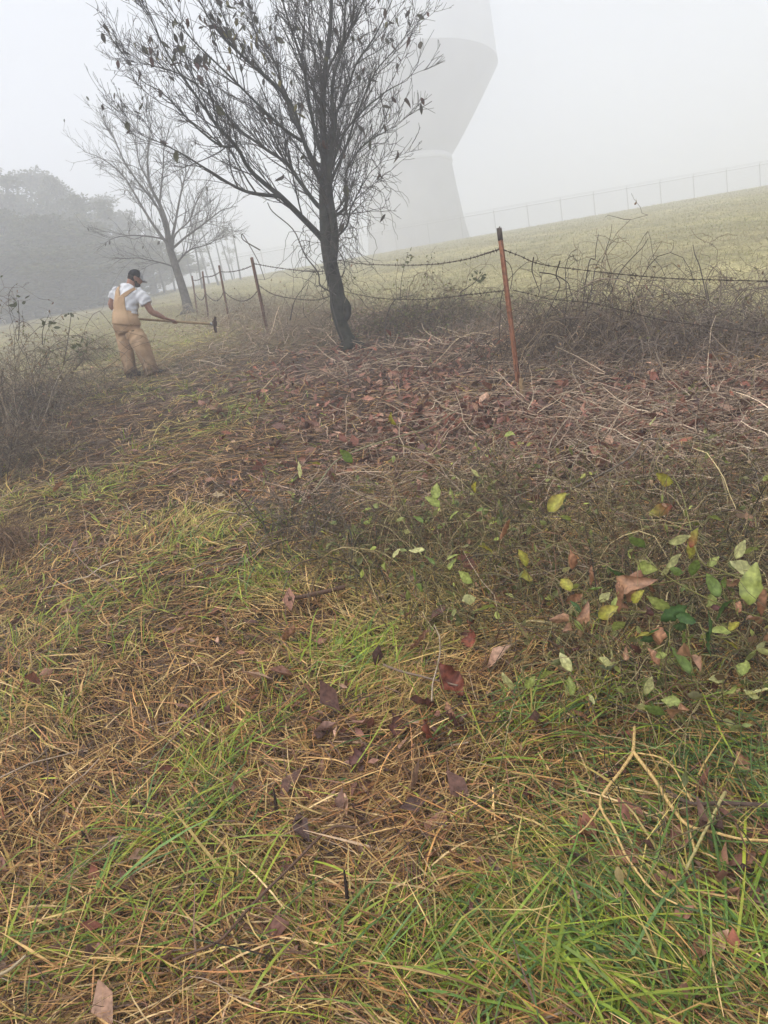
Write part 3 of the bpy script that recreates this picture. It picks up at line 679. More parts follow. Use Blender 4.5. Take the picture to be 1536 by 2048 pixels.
    up = nrm(pix(1043, 760, Ds) - s0); a = CR * .021; b = nrm(np.cross(up, CR)) * .018; hs_ = [.20, .16, .13, .19]
    V = [s0 - up * .1 + x * a + y * b for x, y in ((-1, -1), (1, -1), (1, 1), (-1, 1))] + [s0 + up * h + x * a * .9 + y * b * .9 for h, (x, y) in zip(hs_, ((-1, -1), (1, -1), (1, 1), (-1, 1)))]
    V.append(s0 + up * .22 - a * .3)
    me = mesh_np('wooden_stake', np.array(V), [(0, 1, 5, 4), (1, 2, 6, 5), (2, 3, 7, 6), (3, 0, 4, 7)], [(4, 5, 8), (5, 6, 8), (6, 7, 8), (7, 4, 8)])
    tag(link('wooden_stake', me, mwood), 'short broken wooden stake at the foot of the tall rusty post', 'stake')
build_fence()

# ================================================================== GROUND COVER (uncountable: stuff)
def zones(lst):
    arr = []
    for px, py, rx, ry, w in lst:
        p = at(px, py); arr.append((p[0], p[1], rx, ry, w))
    return arr
def zval(x, y, Z):
    v = np.zeros_like(x)
    for cx, cy_, rx, ry, w in Z: v = np.maximum(v, w * np.exp(-((x - cx) / rx) ** 2 - ((y - cy_) / ry) ** 2))
    return v
Z_LEAF = zones([(800, 760, 1.5, 1.6, 1), (950, 850, 1.4, 1.1, 1), (1300, 850, 1.5, 1.2, .8), (690, 730, 1.5, 1.8, .9), (1450, 780, 1.5, 1.5, .7), (860, 900, .8, .6, .7), (600, 800, .7, .7, .5), (560, 900, .5, .5, .35), (760, 1500, .35, .35, .25), (1400, 1820, .35, .3, .3)])
Z_TWIG = zones([(1300, 800, 1.6, 1.4, 1), (1480, 870, 1.3, 1.0, 1), (1150, 900, .8, .7, .8), (560, 680, 1.6, 2.0, 1), (450, 700, 1.0, 1.4, .7), (1250, 720, 1.6, .8, .8), (850, 700, 1.6, 1.2, .8), (1050, 780, 1.0, 1.0, .6), (800, 980, .7, .6, .5)])
Z_GREEN = zones([(480, 830, .45, .7, 1), (330, 880, .6, .5, .5), (170, 980, .6, .8, .9), (90, 930, .5, .6, .6), (420, 1090, .45, .35, .9), (330, 1060, .4, .3, .6), (140, 1250, .28, .3, 1), (480, 1190, .25, .25, .9), (330, 1220, .3, .25, .7), (700, 1330, .22, .22, 1), (640, 1290, .2, .15, .6),
                 (1450, 1550, .32, .3, .9), (1290, 1640, .28, .25, .6), (1250, 1760, .3, .22, 1), (1130, 1890, .3, .18, 1), (900, 1960, .26, .13, .8), (400, 1560, .12, .18, .8), (330, 1700, .18, .18, .8), (200, 1900, .25, .16, .7), (1400, 1960, .3, .14, 1), (480, 1750, .14, .14, .5), (870, 1180, .3, .2, .4), (1080, 1480, .2, .2, .7),
                 (280, 785, .9, .8, .8), (420, 790, .6, .6, .6), (340, 690, 1.5, 1.5, .9), (170, 700, 1.2, 1.5, .8), (210, 760, .6, .9, .7), (500, 760, .5, .6, .4), (230, 1140, .3, .25, .5), (60, 1420, .2, .2, .5), (560, 1440, .15, .2, .5), (620, 1130, .3, .25, .6), (1250, 700, .35, .25, .9), (1310, 695, .3, .2, .9), (860, 1420, .15, .12, .5), (640, 1900, .16, .12, .6), (1060, 1640, .16, .16, .5), (1180, 1400, .25, .15, .6), (1400, 1440, .35, .2, .6)])
Z_DEEP = zones([(1450, 1550, .4, .35, 1), (1290, 1640, .35, .3, .8), (1250, 1760, .35, .3, .9), (1400, 1960, .3, .2, .7), (330, 1700, .2, .2, .6), (480, 830, .4, .6, .5), (1180, 1400, .4, .25, .7), (280, 785, .5, .5, .5)])
def sample_polar(n, r0, r1, a0=-48, a1=42, power=0.0):
    u = rng.uniform(size=n)
    if abs(power) < 1e-6: r = r0 * (r1 / r0) ** u
    else: r = (r0 ** power + u * (r1 ** power - r0 ** power)) ** (1 / power)
    a = rng.uniform(a0, a1, n)
    if abs(power) < 1e-6:                                          # some to either side of the view as well
        m = int(n * .14); a[-m:] = np.where(rng.uniform(size=m) < .6, rng.uniform(a1, a1 + 34, m), rng.uniform(a0 - 24, a0, m)); r[-m:] = r0 * (min(r1, 8) / r0) ** rng.uniform(size=m)
    a = a * R(1); return r * np.sin(a), r * np.cos(a), r
def lay(x, y, r, yaw, pitch, L, W, z0, bend, K, col, geo, roll=None):
    """blades/straws: start on the ground, run along yaw with pitch, bend in plane"""
    n = len(x); u = np.linspace(0, 1, K)
    d = np.stack([np.cos(yaw) * np.cos(pitch), np.sin(yaw) * np.cos(pitch), np.sin(pitch)], -1)
    d[:, 2] += 0.15 * d[:, 1]
    sidev = np.stack([-np.sin(yaw), np.cos(yaw), np.zeros(n)], -1)
    P0 = np.stack([x, y, H(x, y) + z0], -1)
    c = bend[0][:, None, None] * (u * u)[None, :, None] * sidev[:, None, :] * L[:, None, None]
    g_ = bend[1][:, None, None] * (u * u)[None, :, None] * np.array([0, 0, -1.0]) * L[:, None, None]
    P = P0[:, None] + d[:, None] * (L[:, None] * u)[..., None] + c + g_
    gz = H(P[..., 0], P[..., 1]) + 0.002; P[..., 2] = np.maximum(P[..., 2], gz + 0.35 * z0[:, None])
    ro = rng.uniform(-.8, .8, n) if roll is None else roll
    Wd = sidev * np.cos(ro)[:, None] + np.array([0, 0, 1.0]) * np.sin(ro)[:, None]
    tap = np.sin(np.pi * np.clip(.18 + .8 * u, 0, .97)) ** .6
    strips(P, Wd, W[:, None] * tap[None], col, geo)
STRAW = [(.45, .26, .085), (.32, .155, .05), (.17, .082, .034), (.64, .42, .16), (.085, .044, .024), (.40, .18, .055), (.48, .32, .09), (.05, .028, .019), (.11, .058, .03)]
STRAW_Y = [(.54, .42, .11), (.46, .38, .09), (.62, .48, .18), (.38, .29, .085)]
BROWN = [(.286, .169, .104), (.169, .098, .065), (.403, .260, .156), (.520, .370, .234), (.091, .055, .042), (.312, .156, .098), (.065, .042, .034)]
GREENS = [(.29, .37, .035), (.36, .43, .05), (.20, .30, .03), (.44, .46, .06), (.17, .26, .035)]
DEEP = [(.11, .20, .04), (.15, .24, .055), (.06, .12, .025), (.20, .28, .05), (.12, .20, .065)]
def swath(x, y): return 2 * math.pi * vnoise(x, y, 1.1, 21) + 1.2 * vnoise(x, y, .4, 22)
def build_straw():
    g = Geo(); n = 185000
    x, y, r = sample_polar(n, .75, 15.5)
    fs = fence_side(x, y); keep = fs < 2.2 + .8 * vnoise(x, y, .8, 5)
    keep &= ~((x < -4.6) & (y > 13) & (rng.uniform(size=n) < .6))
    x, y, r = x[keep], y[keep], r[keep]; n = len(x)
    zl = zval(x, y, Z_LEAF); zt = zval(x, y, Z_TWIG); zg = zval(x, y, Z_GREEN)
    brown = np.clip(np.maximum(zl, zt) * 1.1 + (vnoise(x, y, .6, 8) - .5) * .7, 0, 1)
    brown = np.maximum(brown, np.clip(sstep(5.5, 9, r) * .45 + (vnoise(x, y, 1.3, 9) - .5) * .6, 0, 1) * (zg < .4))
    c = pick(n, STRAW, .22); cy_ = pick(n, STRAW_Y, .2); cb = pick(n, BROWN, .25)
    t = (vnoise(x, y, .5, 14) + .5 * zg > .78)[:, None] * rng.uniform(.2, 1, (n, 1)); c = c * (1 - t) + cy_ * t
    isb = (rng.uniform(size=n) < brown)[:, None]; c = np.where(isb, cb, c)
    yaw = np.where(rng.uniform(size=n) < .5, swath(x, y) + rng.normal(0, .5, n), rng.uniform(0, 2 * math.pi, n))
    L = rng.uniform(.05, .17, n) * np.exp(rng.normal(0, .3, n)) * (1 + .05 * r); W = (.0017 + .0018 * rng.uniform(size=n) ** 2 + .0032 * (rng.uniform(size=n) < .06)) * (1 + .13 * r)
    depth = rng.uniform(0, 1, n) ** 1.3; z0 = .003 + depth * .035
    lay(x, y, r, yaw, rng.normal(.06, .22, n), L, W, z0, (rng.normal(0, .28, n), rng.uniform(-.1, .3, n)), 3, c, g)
    # coarse stems lying loose on top of the mat near the path
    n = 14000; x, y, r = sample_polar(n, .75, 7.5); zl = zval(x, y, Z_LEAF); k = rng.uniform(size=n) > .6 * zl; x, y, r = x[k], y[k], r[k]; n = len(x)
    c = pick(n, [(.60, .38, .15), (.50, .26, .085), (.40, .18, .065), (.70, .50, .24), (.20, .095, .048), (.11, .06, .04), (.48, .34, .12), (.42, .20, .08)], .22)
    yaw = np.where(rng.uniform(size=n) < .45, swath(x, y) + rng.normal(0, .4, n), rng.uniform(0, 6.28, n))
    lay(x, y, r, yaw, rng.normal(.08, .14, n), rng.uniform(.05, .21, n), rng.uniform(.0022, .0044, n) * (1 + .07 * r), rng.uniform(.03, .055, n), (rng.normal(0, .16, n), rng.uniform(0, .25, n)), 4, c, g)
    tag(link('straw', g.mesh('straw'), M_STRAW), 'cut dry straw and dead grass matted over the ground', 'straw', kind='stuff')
build_straw()
def build_grass():
    g = Geo()
    # tufts
    n = 26000; x, y, r = sample_polar(n, .8, 17)
    fs = fence_side(x, y); zg = zval(x, y, Z_GREEN); zl = zval(x, y, Z_LEAF)
    p = np.clip(.008 + .95 * zg ** 1.2 + .16 * np.clip(vnoise(x, y, .55, 31) - .56, 0, 1) * 3 * (1 - zl), 0, 1) * (fs < 1.2)
    k = rng.uniform(size=n) < p * .40; x, y, r, zg = x[k], y[k], r[k], zg[k]
    m = np.clip(rng.poisson(9, len(x)), 3, 22); i = np.repeat(np.arange(len(x)), m); N = len(i)
    zd = zval(x, y, Z_DEEP); tone = rng.uniform(size=len(x))
    ca = pick(N, GREENS, .15); cb = pick(N, DEEP, .18); cc = pick(N, STRAW_Y, .15)
    pd = np.clip(zd * .9 + .12, 0, 1)[i]; u = rng.uniform(size=N); c = np.where((u < pd)[:, None], cb, ca); c = np.where((rng.uniform(size=N) < .26)[:, None], cc, c)
    ang = rng.uniform(0, 2 * math.pi, N); rad = rng.uniform(0, .035, N) * (1 + .1 * r[i])
    xx = x[i] + np.cos(ang) * rad; yy = y[i] + np.sin(ang) * rad
    lean = (2 * math.pi * vnoise(x, y, .7, 33))[i]; lw = rng.uniform(size=N) < .5
    yaw = np.where(lw, lean + rng.normal(0, .5, N), ang); pit = np.clip(rng.normal(.75, .4, N), .05, 1.45)
    L = rng.uniform(.05, .16, N) * np.exp(rng.normal(0, .25, N)); W = (.0022 + .0026 * rng.uniform(size=N) ** 2) * (1 + .13 * r[i])
    lay(xx, yy, r[i], yaw, pit, L, W, rng.uniform(0, .02, N), (rng.normal(0, .15, N), rng.uniform(.1, .55, N)), 4, c, g)
    # loose and fallen green blades
    n = 52000; x, y, r = sample_polar(n, .75, 12); fs = fence_side(x, y); zg = zval(x, y, Z_GREEN); zl = zval(x, y, Z_LEAF)
    p = np.clip(.06 + zg * .8, 0, 1) * (1 - .75 * np.clip(zl, 0, 1)) * (fs < 1.0); k = rng.uniform(size=n) < p * .42; x, y, r = x[k], y[k], r[k]; n = len(x)
    zd = zval(x, y, Z_DEEP); c = np.where((rng.uniform(size=n) < .15 + .7 * zd)[:, None], pick(n, DEEP, .2), pick(n, GREENS, .2))
    yaw = np.where(rng.uniform(size=n) < .55, swath(x, y) + rng.normal(0, .35, n), rng.uniform(0, 6.28, n))
    lay(x, y, r, yaw, np.abs(rng.normal(.12, .2, n)), rng.uniform(.06, .24, n), (.0022 + .003 * rng.uniform(size=n) ** 2) * (1 + .11 * r), rng.uniform(.012, .05, n), (rng.normal(0, .22, n), rng.uniform(0, .4, n)), 4, c, g)
    # long broad blades combed over to the lower right of the clearing
    for px, py, cnt, yw, rx, ry, dp in ((1290, 1700, 520, -.95, .24, .2, .7), (1440, 1580, 380, -.5, .22, .16, .75), (1210, 1860, 420, -.9, .2, .1, .55), (900, 1960, 240, .4, .2, .07, .2), (1060, 1930, 200, -.5, .14, .08, .2), (1430, 1950, 300, .7, .16, .09, .6), (700, 1335, 150, .9, .12, .1, .3), (330, 1720, 150, .8, .16, .1, .5), (1110, 1480, 130, .5, .16, .1, .5), (390, 1555, 90, .9, .08, .1, .2), (150, 1240, 160, 1.2, .2, .2, .1), (480, 1190, 120, 1.3, .15, .15, .3), (200, 1900, 130, .9, .18, .09, .4), (650, 1900, 80, 1.0, .12, .07, .4), (420, 1085, 160, 1.1, .3, .2, .3), (480, 830, 160, 1.4, .3, .35, .3), (180, 985, 160, 1.2, .35, .35, .15), (1150, 1400, 130, .2, .2, .1, .6)):
        cnt = int(cnt * .4); p = at(px, py); x = p[0] + rng.normal(0, rx, cnt); y = p[1] + rng.normal(0, ry, cnt); r = np.hypot(x, y)
        c = np.where((rng.uniform(size=cnt) < dp)[:, None], pick(cnt, DEEP, .25) * 1.15, pick(cnt, GREENS, .2))
        lay(x, y, r, yw + rng.normal(0, .4, cnt), rng.uniform(.03, .5, cnt), rng.uniform(.10, .32, cnt), rng.uniform(.003, .0072, cnt) * (1 + .05 * r), rng.uniform(.025, .065, cnt), (rng.normal(0, .12, cnt), rng.uniform(.1, .55, cnt)), 5, c, g, rng.uniform(-.5, .5, cnt))
    tag(link('grass', g.mesh('grass'), M_GRASS), 'green grass tufts and fallen blades growing through the straw', 'grass', kind='stuff')
build_grass()
def build_field():
    g = Geo(); n = 115000; x, y, r = sample_polar(n, 6, 86, -20, 44, .3)
    fs = fence_side(x, y); k = (fs > .9 + 1.2 * vnoise(x, y, .9, 41)) & (y < 84); x, y, r, fs = x[k], y[k], r[k], fs[k]; n = len(x)
    pt = np.clip(vnoise(x, y, 2.6, 42) * .65 + vnoise(x, y * 1.7, .8, 43) * .5 - .06, 0, 1)[:, None]
    c = pick(n, [(.33, .32, .11), (.40, .37, .15), (.27, .28, .10)], .15) * pt + pick(n, [(.43, .36, .20), (.35, .28, .17), (.48, .42, .25)], .15) * (1 - pt)
    pur = np.exp(-((fs - 1.7) / .8) ** 2) * (y < 16); c = np.where((rng.uniform(size=n) < pur * .85)[:, None], pick(n, [(.33, .23, .19), (.41, .30, .24)], .2), c)
    W = .0055 * (1 + .17 * r); L = rng.uniform(.04, .10, n) * (1 + .012 * r)
    lay(x, y, r, rng.uniform(0, 6.28, n), rng.uniform(.4, 1.4, n), L, W, np.zeros(n), (np.zeros(n), rng.uniform(.1, .5, n)), 2, c, g)
    tag(link('field_grass', g.mesh('field_grass'), M_GRASS), 'short yellow-green grass covering the open hill behind the wire fence', 'grass', kind='stuff')
    # clearing behind the man, left of the fence row
    g = Geo(); n = 60000; x, y, r = sample_polar(n, 11, 45, -48, 5, .4); fs = fence_side(x, y); k = (fs < .8); x, y, r = x[k], y[k], r[k]; n = len(x)
    pt = np.clip(vnoise(x, y, 2.0, 45) * 1.2 - .1, 0, 1)[:, None]
    c = pick(n, [(.39, .39, .10), (.47, .45, .14)], .15) * pt + pick(n, [(.32, .24, .14), (.40, .32, .17), (.2, .145, .095)], .2) * (1 - pt)
    lay(x, y, r, rng.uniform(0, 6.28, n), rng.uniform(.3, 1.4, n), rng.uniform(.06, .18, n), .003 * (1 + .15 * r), np.zeros(n), (np.zeros(n), rng.uniform(.1, .5, n)), 2, c, g)
    tag(link('clearing_grass', g.mesh('clearing_grass'), M_GRASS), 'rough yellowing grass of the clearing running back to the foggy wood', 'grass', kind='stuff')
build_field()
def build_litter():
    LT = [leaf_template(1, .62, .5, .4, 2, twist=.8), leaf_template(1, .7, -.5, -.5, 2, twist=-.6), leaf_template(1, .5, .9, .3, 2, twist=1.2)]
    g = Geo(); n = 110000; x, y, r = sample_polar(n, .8, 15); zl = zval(x, y, Z_LEAF); fs = fence_side(x, y)
    k = (rng.uniform(size=n) < np.clip(zl * 1.15 - .1, .012, 1) * (.25 + .75 * sstep(.3, .7, vnoise(x, y, .5, 51)))) & (fs < 1.6); x, y, r = x[k], y[k], r[k]; n = len(x)
    col = pick(n, [(.253, .115, .083), (.356, .178, .121), (.161, .086, .069), (.460, .287, .196), (.098, .055, .046), (.287, .103, .063)], .25)
    pos = np.stack([x, y, H(x, y) + rng.uniform(.015, .06, n)], -1); w = rng.integers(0, 3, n); rot = rot_flat(n, .45); sc = np.clip(.045 * np.exp(rng.normal(0, .42, n)), .018, .11) * (1 + .03 * r)
    for j in range(3):
        m = w == j; scatter(*LT[j], pos[m], rot[m], sc[m], col[m], g)
    tag(link('leaf_litter', g.mesh('leaf_litter', True), M_DEAD), 'reddish brown fallen leaves carpeting the ground around tree and post', 'leaf litter', kind='stuff')
    g = Geo(); n = 48000; x, y, r = sample_polar(n, 1.0, 20); zt = zval(x, y, Z_TWIG); fs = fence_side(x, y)
    row = np.exp(-(fs / 1.3) ** 2) * sstep(9, 12, y)
    k = (rng.uniform(size=n) < np.clip(np.maximum(zt, row * .8), .03 * sstep(3, 5, r) + .003, 1)) & (fs < 2.2); x, y, r, row = x[k], y[k], r[k], row[k]; n = len(x); K = 6
    P = np.zeros((n, K, 3)); yaw = rng.uniform(0, 6.28, n); pit = rng.normal(.05, .22, n) + row * rng.uniform(0, .7, n); L = rng.uniform(.12, .55, n); p = np.stack([x, y, H(x, y) + rng.uniform(.01, .09, n)], -1); P[:, 0] = p
    for j in range(1, K):
        yaw = yaw + rng.normal(0, .3, n); pit = pit + rng.normal(-.02, .14, n)
        p = p + np.stack([np.cos(yaw) * np.cos(pit), np.sin(yaw) * np.cos(pit), np.sin(pit) + .15 * np.sin(yaw)], -1) * (L / (K - 1))[:, None]
        p[:, 2] = np.maximum(p[:, 2], H(p[:, 0], p[:, 1]) + .006); P[:, j] = p
    rad = (rng.uniform(.0014, .0036, n) * (1 + .09 * r))[:, None] * np.linspace(1, .55, K)[None]
    tubes(P, rad, 3, pick(n, [(.432, .324, .228), (.300, .216, .150), (.576, .456, .324), (.180, .126, .090), (.372, .264, .192)], .25), g)
    tag(link('brush_litter', g.mesh('brush_litter'), M_TWIG), 'cut grey-brown brush twigs strewn under the wire fence', 'brush', kind='stuff')
build_litter()

# ================================================================== BRAMBLES AND BUSHES
def leafmesh(tmpl, c0, c1, mat, name='leaf', edge=None):
    V, T = tmpl; u = (V[:, 1] / max(V[:, 1].max(), 1e-6))[:, None]; col = np.array(c0) * (1 - u) + np.array(c1) * u
    if edge is not None:
        w = np.abs(V[:, 0:1]) / np.abs(V[:, 0]).max(); col = col * (1 - w * .7) + np.array(edge) * w * .7
    rib = (np.arange(len(V)) % 3 == 1)[:, None]; col = np.where(rib, np.minimum(col * 1.35 + .02, .8), col)      # paler midrib
    me = mesh_np(name, V, None, T, col, True); me.materials.append(mat); return me
_ls = [0]
def BIG(**k):
    _ls[0] += 1
    return leaf_template(n=9, **{'crump': .15, 'seed': _ls[0], **k})
def leafset():
  return {
    'pale': leafmesh(BIG(length=1, width=.46, fold=.3, curl=.15), (.42, .42, .16), (.50, .48, .22), M_LEAF_BIG),
    'yellow': leafmesh(BIG(length=1, width=.6, fold=.35, curl=-.2, twist=.4), (.30, .30, .03), (.36, .33, .04), M_LEAF_BIG, edge=(.22, .12, .03)),
    'green': leafmesh(BIG(length=1, width=.5, fold=.4, curl=.2, twist=-.3), (.11, .17, .03), (.16, .22, .04), M_LEAF_BIG),
    'lime': leafmesh(BIG(length=1, width=.55, fold=.25, curl=-.25, twist=.3), (.24, .29, .06), (.31, .34, .09), M_LEAF_BIG),
    'deep': leafmesh(BIG(length=1, width=.44, fold=.3, curl=-.15, serr=.12), (.045, .10, .022), (.07, .14, .035), M_LEAF_BIG),
    'brown': leafmesh(BIG(length=1, width=.5, fold=.8, curl=.5, twist=.8), (.24, .11, .055), (.30, .15, .08), M_DEAD_BIG),
    'tan': leafmesh(BIG(length=1, width=.55, fold=.9, curl=-.5, twist=-1.0), (.36, .20, .11), (.27, .14, .08), M_DEAD_BIG),
    'redgreen': leafmesh(BIG(length=1, width=.5, fold=.2, curl=-.1), (.22, .035, .02), (.26, .27, .04), M_LEAF_BIG),
    'rust': leafmesh(BIG(length=1, width=.7, fold=.7, curl=.5, twist=.7, crump=.38), (.22, .055, .025), (.14, .035, .02), M_DEAD_BIG),
    'maroon': leafmesh(BIG(length=1, width=.6, fold=.8, curl=.5, twist=-.9, crump=.38), (.11, .035, .025), (.075, .028, .022), M_DEAD_BIG),
    'pink': leafmesh(BIG(length=1, width=.66, fold=.35, curl=.3, twist=.3, crump=.3), (.30, .15, .10), (.37, .20, .14), M_DEAD_BIG),
}
LMS = [leafset() for _ in range(3)]
def put_leaf(kind, p, size, parent, rot, name='leaf'):
    o = link(name, LMS[rr.integers(3)][kind], None, parent); o.matrix_parent_inverse = Matrix.Identity(4)
    o.location = Vector(np.asarray(p) - (np.array(parent.location) if parent else 0)); o.rotation_euler = rot; o.scale = (size,) * 3
    return o
def walk(p, d, L, K, noise, droop, rr):
    n = len(p); P = np.zeros((n, K, 3)); P[:, 0] = p; d = nrm(d)
    for j in range(1, K):
        d = nrm(d + rr.normal(0, noise, (n, 3)) + np.array([0, 0, -1.0]) * droop * j / K); p = p + d * (L / (K - 1))[:, None]
        p[:, 2] = np.maximum(p[:, 2], H(p[:, 0], p[:, 1]) + .01); P[:, j] = p
    return P
def bramble(label, base, rx, ry, hgt, n_cane, n_twig, n_leaf, canecols, leafcols, rad=.0032, lsize=(.015, .035), seed=0, droop=.55, upr=.9, group='bramble bushes', name='bramble_bush', twl=(.1, .38)):
    rr = np.random.default_rng(seed); t = thing(name, base, label, 'bush', group)
    x = base[0] + rr.normal(0, .5, n_cane) * rx; y = base[1] + rr.normal(0, .5, n_cane) * ry
    p = np.stack([x, y, H(x, y) - .01], -1); d = np.stack([rr.normal(0, .55, n_cane), rr.normal(0, .55, n_cane), np.full(n_cane, upr)], -1)
    L = hgt * rr.uniform(.7, 1.7, n_cane); P = walk(p, d, L, 12, .18, droop, rr)
    cc = lambda n: pick(n, canecols, .25, rr)
    rd = rad * rr.uniform(.6, 1.4, n_cane)[:, None] * np.linspace(1, .45, 12)[None]
    big = np.argsort(-L)[:10]
    for b_ in big:                                                 # the longest canes as pieces of their own
        g = Geo(); tubes(P[b_:b_ + 1], rd[b_:b_ + 1] * 1.25, 5, cc(1), g); link('cane', g.mesh('cane'), M_TWIG, t)
    rest = np.setdiff1d(np.arange(n_cane), big)
    g = Geo(); tubes(P[rest], rd[rest], 3, cc(len(rest)), g)
    i = rr.integers(0, n_cane, n_twig); j = rr.integers(2, 12, n_twig); q = P[i, j]; tdir = rr.normal(0, 1, (n_twig, 3)) + np.array([0, 0, .25])
    Q = walk(q, tdir, rr.uniform(*twl, n_twig), 6, .38, .12, rr)
    tubes(Q, rad * .55 * rr.uniform(.7, 1.3, n_twig)[:, None] * np.linspace(1, .6, 6)[None], 3, cc(n_twig), g)
    link('cane_tangle', g.mesh('cane_tangle'), M_TWIG, t)['kind'] = 'stuff'
    if n_leaf:
        k = rr.integers(0, n_twig, n_leaf); m = rr.integers(2, 6, n_leaf); pos = Q[k, m]; g = Geo()
        for tm in (LEAF_A, LEAF_B, LEAF_C):
            s_ = rr.uniform(size=n_leaf) < .34; c_ = int(s_.sum())
            if c_: scatter(*tm, pos[s_], rot_rand(c_, rr), rr.uniform(*lsize, c_), pick(c_, leafcols, .22, rr), g)
        link('foliage', g.mesh('foliage', True), M_LEAF, t)['kind'] = 'stuff'
    return t, P, Q
def BR(l): return [tuple(min(.5, v * 1.75) for v in c) for c in l]
DKC = [(.12, .085, .055), (.20, .145, .09), (.06, .045, .033), (.30, .23, .15), (.08, .055, .04)]
GRC = [(.175, .156, .062), (.263, .213, .094), (.075, .060, .040), (.213, .112, .069), (.425, .338, .175), (.125, .125, .050), (.056, .044, .033)]
GLF = [(.15, .19, .055), (.24, .26, .08), (.11, .125, .045), (.30, .30, .11)]
BLF = [(.26, .15, .095), (.17, .125, .08), (.21, .19, .085), (.33, .22, .12)]
bramble('tall dark tangled bramble thicket under the top wire, right of the rusty post', at(1205, 692), 1.0, .9, .98, 300, 2600, 700, DKC, BLF + GLF[:1], .0048, (.02, .04), 1)
bramble('wide brown bramble thicket beyond the tall dark one along the wire', at(1420, 688), 1.5, 1.0, .78, 320, 2800, 900, BR([(.11, .085, .065), (.15, .12, .09), (.08, .06, .05)]), BLF, .0042, (.02, .04), 2)
bramble('low greenish bramble bush between the dark tree and the rusty post', at(840, 655), 1.0, 1.0, .85, 230, 2000, 2000, DKC, GLF + BLF[:2], .0042, (.025, .045), 3)
bramble('thin dry brush beside the greenish bush behind the rusty post', at(985, 650), .9, .9, .42, 110, 800, 250, BR([(.14, .11, .08), (.19, .15, .11), (.09, .07, .05)]), BLF + GLF, .004, (.02, .04), 4)
bramble('dry brown weeds round the foot of the rusty leaning post', at(545, 640), 1.6, 1.8, .7, 240, 1300, 500, BR([(.16, .125, .085), (.21, .17, .115), (.11, .085, .06)]), BLF, .0055, (.03, .05), 5)
bramble('dry weeds along the wire past the first leaning post', at(450, 622), 1.8, 2.4, .55, 200, 1000, 400, BR([(.16, .13, .09), (.21, .18, .12)]), BLF + GLF[:1], .0065, (.03, .06), 6)
bramble('dry weeds between the dark tree trunk and the leaning post', at(640, 655), 1.2, 1.2, .45, 160, 900, 300, BR([(.15, .115, .08), (.2, .16, .11), (.1, .08, .055)]), BLF, .0045, (.02, .04), 7)
bramble('big dark bramble bush with pale dead canes beside the man', at(15, 850), .85, 1.3, 1.45, 430, 3600, 3000, DKC + BR([(.2, .17, .13)]), BLF + GLF[:1], .0042, (.02, .04), 8)
bramble('low end of the dark bramble bush reaching into the grass', at(-30, 950), .6, .7, .7, 220, 2600, 700, DKC + BR([(.2, .17, .13)]), BLF, .0036, (.02, .035), 9)
bramble('small reddish brown twiggy clump below the dark bramble bush', at(5, 1110), .28, .3, .26, 100, 800, 120, [(.20, .12, .07), (.12, .075, .05), (.30, .20, .12)], BLF, .0026, (.012, .025), 10)
bramble('leafy green weed clump at the edge of the dark bramble bush', at(165, 725), .7, .9, .7, 90, 700, 900, GRC, GLF, .004, (.025, .045), 11)
bramble('small dark twiggy shrub standing alone in the straw', at(618, 1085), .26, .24, .42, 46, 420, 50, BR([(.07, .06, .045), (.045, .04, .03), (.10, .075, .055)]), GLF, .0026, (.015, .03), 12, .35, 1.1, twl=(.08, .25))
bramble('low tangle of thorny stems with small lime leaves', at(840, 1120), .5, .55, .42, 150, 1400, 520, GRC, GLF + BR([(.24, .27, .06)]), .0026, (.018, .042), 13, .5, .8, twl=(.1, .32))
bramble('thorny stems sprawling between the lime-leaved tangle and the large-leaved one', at(1010, 1030), .6, .7, .34, 110, 900, 260, GRC, GLF + BR([(.28, .28, .07)]), .0027, (.018, .04), 14, .6, .75, twl=(.1, .35))
RB, RP, RQ = bramble('sprawling thorny tangle hung with large yellow, brown and green leaves', at(1330, 1250), .55, .75, .46, 220, 2300, 750, GRC, GLF + BR([(.22, .24, .06), (.16, .09, .05)]), .0030, (.02, .045), 15, .6, .75, twl=(.1, .38))
bramble('thorny thicket behind the large-leaved tangle with bare grey stems', at(1420, 1010), .8, .7, .38, 130, 1000, 260, GRC + BR([(.2, .17, .13)]), GLF + BLF, .003, (.02, .04), 16, .55, .8, twl=(.1, .4))

